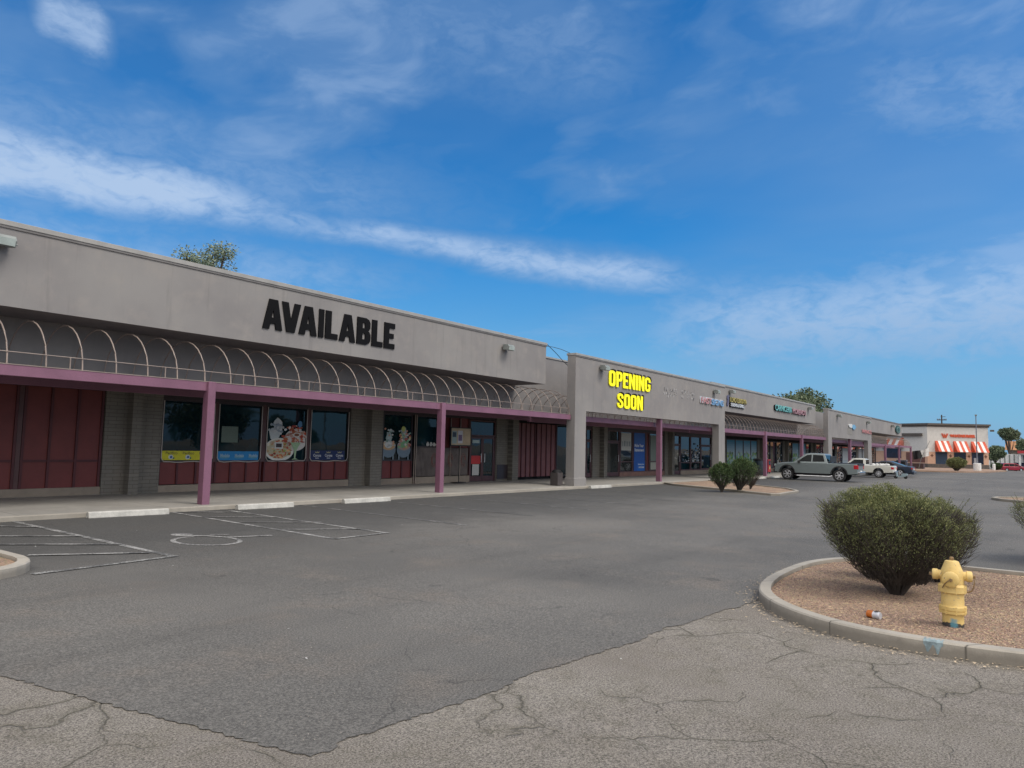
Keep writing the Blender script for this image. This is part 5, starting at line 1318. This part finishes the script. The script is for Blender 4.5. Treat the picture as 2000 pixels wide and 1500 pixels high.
    # door seams, handles
    for sgn in (1, -1):
        b = MB()
        for x in spec.get('seams', []): b.box(x-.006, x+.006, sgn*(hw-.03), sgn*(hw-.0135), zb+.12, zbelt-.03)
        if spec.get('seams'): b.build('door_seam', m_dark, R_)
        for x in spec.get('handles', []):
            b = MB(); b.box(x-.09, x+.09, sgn*(hw-.03), sgn*(hw+.012), zbelt-.16, zbelt-.12); b.build('door_handle', spec['paint'], R_, bevel=.008)
        b = MB(); mx, mz = spec['mirror']; b.box(mx-.08, mx+.06, sgn*(hw-.08), sgn*(hw+.14), mz-.02, mz+.15); b.build('mirror', spec.get('mirrormat', m_trim), R_, bevel=.03)
        b = MB(); tx, tz0, tz1, tl = spec['tail']; yy = hw*(1-.03*(tz0-zb))
        b.box(tx-.02, tx+tl, sgn*(yy-.2), sgn*(yy+.012), tz0, tz1); b.build('tail_light', m_tail, R_, bevel=.03)
        b = MB(); hx, hz0, hz1 = spec['head']; b.box(hx-.22, hx+.015, sgn*(hw-.42), sgn*(hw-.02), hz0, hz1); b.build('headlight', m_lens, R_, bevel=.02)
    b = MB(); b.box(spec['x0']-.1, spec['x0']+.1, -hw+.1, hw-.1, spec['bump'][0], spec['bump'][1]); b.build('rear_bumper', spec['bmat'], R_, bevel=.03)
    b = MB(); b.box(spec['x1']-.1, spec['x1']+.08, -hw+.08, hw-.08, spec['bump'][0]-.03, spec['bump'][1]); b.build('front_bumper', spec.get('fmat', spec['bmat']), R_, bevel=.03)
    b = MB(); b.box(spec['x0']-.012, spec['x0']+.02, -.26, .26, spec['plate'], spec['plate']+.15); b.build('license_plate', m_white, R_)
    b = MB(); b.box(ax[0]+wr+.1, ax[1]-wr-.1, -hw+.2, hw-.2, zb-.12, zb+.1); b.box(ax[0]-.05, ax[0]+.05, -hw+.25, hw-.25, wr-.07, wr+.07); b.box(spec['x0']+.2, spec['x1']-.2, -hw+.32, hw-.32, zb-.03, zb+.25); b.build('undercarriage', m_dark, R_)
    for fn in spec.get('extra', []): fn(R_, hw)
    return R_
m_silver = paint('silver_green_paint', (.19, .225, .228), .35); m_wt = paint('off_white_paint', (.55, .55, .50), .1)
def pk_extra(R_, hw):
    b = MB(); b.box(.14, 1.85, -hw+.12, hw-.12, 1.225, 1.245); b.build('bed_cover', m_dark, R_)
    b = MB(); b.box(-.03, .06, -hw+.06, hw-.06, 1.1, 1.23); b.build('tailgate_lip', m_trim, R_, bevel=.02)
    b = MB()
    for s_ in (-1, 1): b.tube([(1.6, s_*(hw-.02), .38), (1.75, s_*(hw+.04), .33), (3.85, s_*(hw+.04), .33), (4.0, s_*(hw-.02), .38)], .045, 8)
    b.build('side_step', m_chrome, R_)
    b = MB(); b.box(1.72, 1.76, -hw+.25, hw-.25, 1.27, 1.62); b.tube([(1.75, hw-.2, 1.25), (1.72, hw-.25, 1.66), (1.72, -hw+.25, 1.66), (1.75, -hw+.2, 1.25)], .03, 6); b.build('headache_rack', m_trim, R_)
    b = MB(); b.box(5.36, 5.44, -.55, .55, .68, 1.02); b.build('grille', m_trim, R_, bevel=.02)
silver = dict(name='pickup_truck', cat='pickup truck', w=1.96, zb=.50, axles=(1.17, 4.51), wr=.405, x0=0.0, x1=5.38, belt=1.2, paint=m_silver, flare=True, spokes=6, spw=.11,
  top=[(5.38, .72), (5.36, 1.0), (5.2, 1.12), (4.6, 1.2), (3.95, 1.24), (1.9, 1.24), (1.9, 1.215), (.03, 1.2), (.0, 1.1)],
  cab=[(1.88, 1.16), (1.9, 1.3), (2.08, 1.78), (2.3, 1.84), (3.0, 1.86), (3.3, 1.80), (4.12, 1.22), (4.15, 1.16)],
  windows=[[(2.08, 1.3), (2.18, 1.72), (2.82, 1.75), (2.85, 1.28)], [(2.93, 1.28), (2.91, 1.75), (3.22, 1.72), (3.84, 1.28)]],
  ws=((4.12, 1.22), (3.3, 1.80)), rw=((1.9, 1.28), (2.08, 1.78)), seams=(1.9, 2.9, 3.95), handles=(2.25, 3.2), mirror=(3.72, 1.2), tail=(0.02, .86, 1.14, .26), head=(5.36, .92, 1.05),
  bump=(.5, .7), bmat=m_chrome, fmat=m_trim, plate=.62, extra=[pk_extra])
vehicle((53.1, 10.05, G(53)+.006), PI/2, 'silver grey crew cab pickup truck parked nose to the shops', silver)
def wt_extra(R_, hw):
    b = MB(); b.box(.14, 1.9, -hw+.1, hw-.1, 1.02, 1.04); b.build('bed_floor', m_dark, R_)
    r = random.Random(4); b = MB()
    for k in range(7): x = r.uniform(.5, 1.7); y = r.uniform(-.5, .5); b.lathe([(.0, 1.0), (.16, 1.03), (.13, 1.13), (.03, 1.17)], 9, (x, y, 0))
    b.build('bed_load', m_white, R_)
white = dict(name='pickup_truck', cat='pickup truck', w=1.72, zb=.42, axles=(1.15, 3.95), wr=.335, x0=0.0, x1=4.75, belt=1.0, paint=m_wt, spokes=8, spw=.1,
  top=[(4.75, .6), (4.72, .86), (4.3, .97), (3.6, 1.03), (2.1, 1.04), (.03, 1.02), (.0, .9)],
  cab=[(2.1, .98), (2.12, 1.5), (2.3, 1.56), (2.85, 1.57), (3.1, 1.52), (3.68, 1.03), (3.7, .98)],
  windows=[[(2.28, 1.08), (2.3, 1.45), (2.98, 1.46), (3.42, 1.08)]], ws=((3.68, 1.03), (3.1, 1.52)), rw=((2.11, 1.05), (2.12, 1.5)), seams=(2.1, 3.3), handles=(2.4,), mirror=(3.3, 1.05), tail=(.02, .72, .92, .2), head=(4.74, .68, .84),
  bump=(.42, .6), bmat=m_chrome, plate=.6, extra=[wt_extra])
vehicle((67.6, 10.2, G(67)+.006), PI/2, 'older off white regular cab pickup truck parked behind the silver one', white)
black = dict(name='parked_car', cat='car', w=1.9, zb=.3, axles=(1.0, 3.75), wr=.345, x0=0.0, x1=4.75, belt=.92, paint=paint('black_blue_paint', (.018, .026, .045), .3), spokes=5, spw=.16, tumble=.34,
  top=[(4.75, .5), (4.7, .72), (4.1, .88), (3.6, .94), (1.2, .96), (.4, .96), (.03, .9), (.0, .6)],
  cab=[(.55, .9), (.62, .95), (1.75, 1.35), (2.1, 1.39), (2.5, 1.38), (3.5, .93), (3.55, .9)],
  windows=[[(1.3, 1.0), (1.75, 1.25), (2.02, 1.3), (2.05, .99)], [(2.12, .99), (2.1, 1.3), (2.45, 1.29), (3.15, .97)]], ws=((3.5, .93), (2.5, 1.38)), rw=((.62, .95), (1.75, 1.35)), seams=(1.95, 3.2), handles=(2.15,), mirror=(3.05, .95), tail=(.02, .68, .84, .1), head=(4.7, .62, .76),
  bump=(.25, .5), bmat=paint('black_blue_paint', (.018, .026, .045), .3), plate=.62)
vehicle((74.4, 9.75, G(74)+.006), PI/2, 'low black fastback car parked right of the white pickup', black)
van = dict(name='minivan', cat='van', w=1.95, zb=.32, axles=(.95, 3.95), wr=.34, x0=0.0, x1=5.05, belt=1.02, paint=paint('dark_red_paint', (.26, .012, .03), .3), spokes=7, spw=.2,
  top=[(5.05, .55), (5.0, .8), (4.6, .98), (4.1, 1.06), (.1, 1.08), (.0, .9)],
  cab=[(.05, 1.0), (.08, 1.15), (.35, 1.66), (.6, 1.74), (2.6, 1.76), (3.1, 1.68), (4.25, 1.04), (4.3, 1.0)],
  windows=[[(.35, 1.12), (.5, 1.58), (1.45, 1.62), (1.45, 1.1)], [(1.53, 1.1), (1.53, 1.62), (2.55, 1.62), (2.6, 1.1)], [(2.68, 1.1), (2.63, 1.62), (3.0, 1.58), (3.8, 1.1)]], ws=((4.25, 1.04), (3.1, 1.68)), rw=((.08, 1.15), (.35, 1.66)), seams=(1.5, 2.64), handles=(1.7, 2.85), mirror=(3.75, 1.1), tail=(.02, .85, 1.25, .14), head=(5.0, .68, .84),
  bump=(.32, .58), bmat=paint('dark_red_paint', (.26, .012, .03), .3), plate=.7)
vehicle((187, 8.45, G(187)+.012), math.radians(-54), 'dark red minivan on the road at the right edge', van)
# bicycle carrier like blue scooter parked behind the white pickup
SC = root('motor_scooter', (67.0, 9.7, G(69)+.006), 'small pale blue motor scooter behind the white pickup tail', 'scooter', None, PI/2)
mb = paint('pale_blue_paint', (.25, .33, .36), .1)
SC.scale = (.62, .62, .62)
b = MB(); b.prism([(-.75, .5), (-.7, .72), (-.1, .7), (0, .4), (.35, .36), (.5, .9), (.6, .92), (.62, .3), (.3, .24), (-.2, .26), (-.5, .3)], -.14, .14); b.build('body', mb, SC, bevel=.04)
b = MB(); b.box(-.7, -.1, -.12, .12, .725, .8); b.build('seat', m_dark, SC, bevel=.03)
b = MB(); b.tube([(.5, -.32, 1.0), (.56, 0, .96), (.5, .32, 1.0)], .02, 6); b.build('handlebar', m_chrome, SC)
for x in (-.5, .65):
    b = MB(); b.lathe([(.12, -.05), (.2, -.05), (.22, 0), (.2, .05), (.12, .05)], 18, (x, 0, .22), 'y'); b.build('wheel', m_tyre, SC, smooth=True)

# ------------------------------------------------------------------ restaurant with striped awnings
P0 = Vector((144.4, 16.8)); DR = Vector((.589, -.808)).normalized(); DL = Vector((.52, .85)).normalized()
oW = (144.4, 16.8, -.75)
WB = root('restaurant_building', oW, 'cream and tan restaurant with dark cornice and orange and white striped awnings', 'building')
NR = Vector((DR.y, -DR.x)); NR = NR if NR.x < 0 else -NR          # outward normal of the right face
NL = Vector((-DL.y, DL.x)); NL = NL if NL.x < 0 else -NL
def fp(face, u, z, out=0):
    d, n = (DR, NR) if face == 'R' else (DL, NL)
    p = P0+d*u+n*out; return (p.x, p.y, z)
def fbox(b, face, u0, u1, z0, z1, o0, o1_):
    vs = [fp(face, u, z, o) for z in (z0, z1) for (u, o) in ((u0, o0), (u1, o0), (u1, o1_), (u0, o1_))]
    b.add(vs, [(0, 3, 2, 1), (4, 5, 6, 7), (0, 1, 5, 4), (1, 2, 6, 5), (2, 3, 7, 6), (3, 0, 4, 7)])
ur, ul = 10.5, 16.0
A_, C_, D_, E__ = P0, P0+DR*ur, P0+DR*ur+DL*ul, P0+DL*ul
def block(b, z0, z1, gr=0):
    c = (A_+C_+D_+E__)/4; pts = [p+(p-c).normalized()*gr for p in (A_, C_, D_, E__)]
    b.prism([(p.x, p.y) for p in pts], z0, z1, 'xy')
m_cream = M('cream_stucco', (.60, .59, .56), .9, var=.05); m_tan = M('tan_stucco', (.60, .38, .27), .9, var=.05); m_dkbrown = M('dark_brown_trim', (.10, .085, .075), .7)
b = MB(oW); block(b, 2.15, 6.5); b.build('upper_wall', m_cream, WB)
b = MB(oW); block(b, .1, 2.148, .004); b.build('lower_wall', m_tan, WB)
b = MB(oW); block(b, -1.4, .098, .09); b.build('stone_base', M('dark_grey_base', (.11, .095, .085), .8, var=.2), WB)
b = MB(oW); block(b, 6.502, 6.75, .22); block(b, 6.752, 7.08, .45); b.build('cornice', m_dkbrown, WB)
b = MB(oW); fbox(b, 'L', .9, 14, 4.9, 5.34, .003, .5); b.build('ledge', m_dkbrown, WB)
m_or = M('orange_stripe', (.56, .085, .035), .7, var=.05)
def awning(face, u0, u1, ztop, zbot, outd, label_n=5):
    aw = None; n = label_n; vs_o = MB(oW); vs_w = MB(oW)
    for k in range(n):
        a = u0+(u1-u0)*k/n; c = u0+(u1-u0)*(k+1)/n; tgt = vs_o if k % 2 == 0 else vs_w
        P = [fp(face, a, ztop, .02), fp(face, c, ztop, .02), fp(face, c, zbot, outd), fp(face, a, zbot, outd)]
        Q = [fp(face, a, ztop-.05, .02), fp(face, c, ztop-.05, .02), fp(face, c, zbot-.05, outd-.03), fp(face, a, zbot-.05, outd-.03)]
        tgt.add(P+Q, [(0, 1, 2, 3), (7, 6, 5, 4), (0, 4, 5, 1), (1, 5, 6, 2), (2, 6, 7, 3), (3, 7, 4, 0)])
    e = MB(oW)
    for u in (u0+.004, u1-.004): e.add([fp(face, u, ztop-.03, .02), fp(face, u, zbot-.03, .02), fp(face, u, zbot-.03, outd-.02)], [(0, 1, 2)])
    a1 = vs_o.build('awning', m_or, WB); vs_w.build('awning_white_stripes', m_white, a1); e.build('awning_end', m_or, a1)
for u0, u1 in ((1.3, 3.7), (4.45, 6.75), (7.5, 9.9)): awning('R', u0, u1, 4.08, 2.25, 1.25)
for u0, u1 in ((4.6, 9.2), (9.8, 14.4)): awning('L', u0, u1, 4.55, 2.95, 1.1, 7)
b = MB(oW); fbox(b, 'R', 1.35, 3.35, -.72, 2.12, .01, .06); b.build('door', M('dark_blue_door', (.012, .035, .075), .5), WB)
m_navy = mat_glass('navy_glass', (.01, .018, .045), .05, .5)
for u0, u1, z0 in ((4.5, 6.6, .62), (7.55, 9.6, .15)):
    b = MB(oW); fbox(b, 'R', u0, u1, z0, 2.12, .02, .05); wq = b.build('window', m_dkbrown, WB)
    b = MB(oW); fbox(b, 'R', u0+.08, u1-.08, z0+.08, 2.05, .051, .06); b.build('pane', m_navy, wq)
    b = MB(oW); fbox(b, 'R', u0+.35, u1-1.0 if z0 < .5 else u1-.8, z0+.2, z0+(1.1 if z0 < .5 else .6), .061, .066); b.build('window_sticker', M('grey_white_sticker', (.4, .42, .45)), wq)
for u in (.75, 3.95, 7.1, 10.0):
    b = MB(oW); c = 1.52; s_ = .3
    vs = [fp('R', u+s_*math.cos(q)*rr, c+s_*math.sin(q)*rr, .03+.04*(rr < .5)) for q, rr in [(PI/4*k, 1 if k % 2 == 0 else .55) for k in range(8)]]
    vs2 = [fp('R', u+s_*math.cos(q)*rr, c+s_*math.sin(q)*rr, .003) for q, rr in [(PI/4*k, 1 if k % 2 == 0 else .55) for k in range(8)]]
    b.add(vs+vs2, [tuple(range(8)), tuple(range(8, 16))]+[(i, (i+1) % 8, (i+1) % 8+8, i+8) for i in range(8)]); b.build('tile_medallion', M('brown_tile', (.16, .07, .04)), WB)
# dark opening and drive-through side on the left face
b = MB(oW); fbox(b, 'L', .5, 4.2, .3, 2.0, .01, .05); b.build('side_panel', M('brown_side_panel', (.16, .07, .055)), WB)
b = MB(oW); fbox(b, 'L', 5.2, 8.8, .9, 2.6, .01, .06); b.build('window', m_navy, WB)
WS = root('wall_sign', fp('R', 5.5, 5.0, .1), 'orange W emblem and capitals on the cream restaurant wall', 'sign')
oS = tuple(WS.location)
m_ol = M('orange_letter', (.62, .09, .03), .5, var=.03)
def face_text(s, u0, z0, W, H, mat, side=.1, out=.02, bold=.06, shear=0):
    cu = bpy.data.curves.new('t', 'FONT'); cu.body = s; cu.extrude = .05; cu.offset = bold; cu.resolution_u = 3; cu.shear = shear
    me = curve_mesh(cu)
    xs_ = [v.co.x for v in me.vertices]; ys_ = [v.co.y for v in me.vertices]
    for v in me.vertices:
        q = fp('R', u0+(v.co.x-min(xs_))/(max(xs_)-min(xs_))*W, z0+(v.co.y-min(ys_))/(max(ys_)-min(ys_))*H, out+(side if v.co.z > 0 else 0))
        v.co = (q[0]-oS[0], q[1]-oS[1], q[2]-oS[2])
    me.materials.clear(); me.materials.append(mat); o = bpy.data.objects.new('lettering', me); COL.objects.link(o); o.parent = WS
face_text('WHATABURGER', 3.85, 4.72, 4.4, .52, m_ol, bold=.07)
# emblem: a bold striped W
b = MB(oS)
def wstroke(P, wd, o0, o1_, mat_b):
    poly = strokep(P, wd); n = len(poly)
    mat_b.add([fp('R', p[0], p[1], o1_) for p in poly]+[fp('R', p[0], p[1], o0) for p in poly], [tuple(range(n)), tuple(range(n, 2*n))[::-1]]+[(i, (i+1) % n, (i+1) % n+n, i+n) for i in range(n)])
for k in range(2):
    dxx = k*.16; wstroke([(2.45+dxx*1.2, 5.35), (2.75+dxx, 4.65), (3.0, 5.25-dxx*.6), (3.25-dxx, 4.65), (3.58-dxx*1.2, 5.35)], .1, .02, .1+.01*k, b)
b.build('emblem', m_ol, WS)
# small fixture on its corner
b = MB(oW); q0 = fp('R', 10.5, 6.1, 0); b.box(q0[0]-.2, q0[0]+.5, q0[1]-.9, q0[1]-.3, 5.85, 6.15); b.build('corner_fixture', m_dkbrown, WB)
# raised planted pad with kerb in front
b = MB(); P = [(107, 14.2), (109, 9.6), (119, 6.6), (138, 5.3), (150.6, 7.2), (146, 16), (140, 19.5), (127, 20), (118, 16.2)]
b.add([(x, y, G(x)+.17) for x, y in P]+[(x, y, G(x)-.1) for x, y in P], [tuple(range(9))]+[(i, (i+1) % 9, (i+1) % 9+9, i+9) for i in range(9)])
tag(b.build('planting_bed', M('tan_bed', (.30, .20, .14), .95, var=.2, vs=.6)), 'tan gravel bed in front of the restaurant', None, None, 'structure')

# light pole with concrete base
LP = root('street_lamp', (126.5, 8.42, G(126.5)+.17), 'tall grey light pole on a white concrete base before the restaurant', 'light pole')
b = MB(); b.lathe([(.5, -.1), (.5, 1.0), (.46, 1.05)], 20); b.build('concrete_base', m_white, LP)
b = MB(); b.tube([(0, 0, 1.05), (0, 0, 8.0)], .085, 8, .06); b.build('pole', M('grey_pole', (.16, .17, .2), .5), LP)
b = MB(); b.box(-.28, .28, -.14, .14, 7.95, 8.12); b.build('lamp_head', m_grayp, LP)
BO = root('bollard', (139.5, 7.05, G(139)+.1), 'short white concrete bollard at the right corner of the restaurant', 'bollard')
b = MB(); b.lathe([(.22, -.2), (.22, .95), (.15, 1.03), (.0, 1.05)], 16); b.build('post', m_white, BO, smooth=True)
# utility pole
UP = root('utility_pole', (200, 20.18, G(200)), 'wooden utility pole rising behind the restaurant roof', 'utility pole')
b = MB(); b.tube([(0, 0, 0), (0, 0, 12.9)], .2, 8, .14); b.build('pole', m_bark, UP)
b = MB(); b.box(-.1, .1, -1.0, 1.0, 11.6, 11.8); b.box(-.08, .08, -.8, .2, 12.4, 12.5); b.build('crossarm', m_bark, UP)
b = MB()
for y in (-.9, -.5, .5, .9): b.lathe([(.06, 11.8), (.1, 11.9), (.05, 12.05)], 8, (0, y, 0))
b.build('insulators', m_grayp, UP)
# flags and clutter near the end canopy
FL = root('feather_flag', (118, 13.7, G(118)+.1), 'white and black fabric flag blowing on a slanted pole by the end canopy', 'flag')
oF = tuple(FL.location)
b = MB(oF); b.tube([(118, 14.9, G(118)+.1), (118, 14.5, 1.2), (118, 13.4, 3.6)], .03, 6); b.build('pole', m_grayp, FL)
b = MB(oF)
def cloth(b, c):
    n = 8; V = []
    for i in range(n+1):
        for j in range(2):
            f = i/n; p = [c[0][k]*(1-f)*(1-j)+c[1][k]*f*(1-j)+c[3][k]*(1-f)*j+c[2][k]*f*j for k in range(3)]; p[0] += .12*math.sin(f*7+j); V.append(p)
    V2 = [[v[0]+.02, v[1], v[2]] for v in V]; m = len(V)
    F = []
    for i in range(n): F += [(2*i, 2*i+1, 2*i+3, 2*i+2), (2*i+m, 2*i+2+m, 2*i+3+m, 2*i+1+m)]
    b.add(V+V2, F)
cloth(b, [(118, 14.6, 2.15), (118, 13.6, 2.6), (118, 13.55, 1.5), (118, 14.35, 1.25)]); b.build('white_panel', m_white, FL)
b = MB(oF); cloth(b, [(118, 15.6, 2.1), (118, 14.62, 2.25), (118, 14.3, 1.15), (118, 15.5, .9)]); b.build('black_panel', m_dark, FL)
# dumpster-like cabinets and tables by the end canopy
def cabinet(x, y, w_, d, h, mat, label, top=None):
    R_ = root('utility_cabinet', (x, y, G(x)+.1), label, 'cabinet')
    b = MB(); b.box(-w_/2, w_/2, -d/2, d/2, .1, h); b.build('body', mat, R_, bevel=.03)
    b = MB(); b.box(-w_/2-.03, w_/2+.03, -d/2-.03, d/2+.03, h+.002, h+.06); b.build('lid', top or mat, R_, bevel=.01)
    b = MB(); b.box(-w_/2+.05, w_/2-.05, -d/2+.05, d/2-.05, -.1, .1); b.build('base', m_dark, R_)
cabinet(121, 17.4, 1.2, 1.3, 1.25, M('slate_cabinet', (.06, .08, .13)), 'dark blue cabinet beside the last canopy post', M('pale_lid', (.35, .35, .33)))
cabinet(117, 17.6, 1.3, 2.6, 1.05, m_dark, 'low black cabinet between the last two canopy posts')
cabinet(124, 15.6, 1.4, 1.4, .8, M('brown_cabinet', (.07, .04, .04)), 'low brown box under the fabric flag')
# buildings across the road
OB = root('fuel_station', (205, 3, G(205)), 'white fuel station with red canopy band beyond the red van', 'building')
oB = tuple(OB.location); zg = G(205)
b = MB(oB); b.box(203, 212, -12, 15.5, zg-.2, 2.2); b.build('wall', m_white, OB)
b = MB(oB)
for k in range(30): b.box(202.94, 202.998, -11.8+k*.9, -11.55+k*.9, zg-.1, 2.1)
b.build('wall_ribs', m_grayp, OB)
b = MB(oB); b.box(199, 202.9, -12, 5.6, 2.4, 3.0); b.build('canopy_band', M('signal_red', (.45, .03, .04), .5), OB)
b = MB(oB); b.box(199.2, 202.7, -12, 5.4, 2.2, 2.398); b.build('canopy', m_white, OB)
b = MB(oB)
for y in (5.2, 2.5, -.5): b.box(199.5, 199.9, y-.2, y+.2, zg, 2.2)
b.build('canopy_post', m_white, OB)
b = MB(oB); b.box(202.9, 202.99, 2.2, 6.2, -.5, .3); b.build('window', m_navy, OB)
RB = root('roofed_building', (225, -2, G(225)), 'long building with an orange tiled roof behind the fuel station', 'building'); oR = tuple(RB.location)
b = MB(oR); b.box(226, 240, -30, 8.2, G(225), 3.3); b.build('wall', M('beige_wall', (.4, .34, .26)), RB)
b = MB(oR); b.prism([(224, 3.3), (242, 3.3), (233, 5.6), (230, 5.6)], -31, 8.9, 'xz'); b.build('roof', M('orange_tile', (.42, .20, .085), .8), RB)
# distant low blocks closing the horizon
for i, (x, y, l, d, h, c, lab) in enumerate([(420, 60, 40, 60, 8, (.3, .28, .25), 'low grey commercial block on the horizon right of the utility pole'), (420, -60, 30, 60, 7, (.36, .33, .28), 'low beige commercial block on the far right horizon')]):
    R_ = root('distant_building', (x, y, G(x)), lab, 'building')
    b = MB(); b.box(0, l, -d/2, d/2, -.5, h); b.build('wall', M('far_wall', c), R_)
    b = MB(); b.box(-.3, l+.3, -d/2-.3, d/2+.3, h+.002, h+.6); b.build('parapet', m_coping2, R_)
    b = MB()
    for k in range(8): b.box(-.12, -.005, -d/2+4+k*7, -d/2+7+k*7, 1, 4)
    b.build('windows', m_navy, R_)

# ------------------------------------------------------------------ render settings
sc.view_settings.view_transform = 'Standard'; sc.view_settings.look = 'None'; sc.view_settings.exposure = .4; sc.view_settings.gamma = 1
sc.render.engine = 'CYCLES'
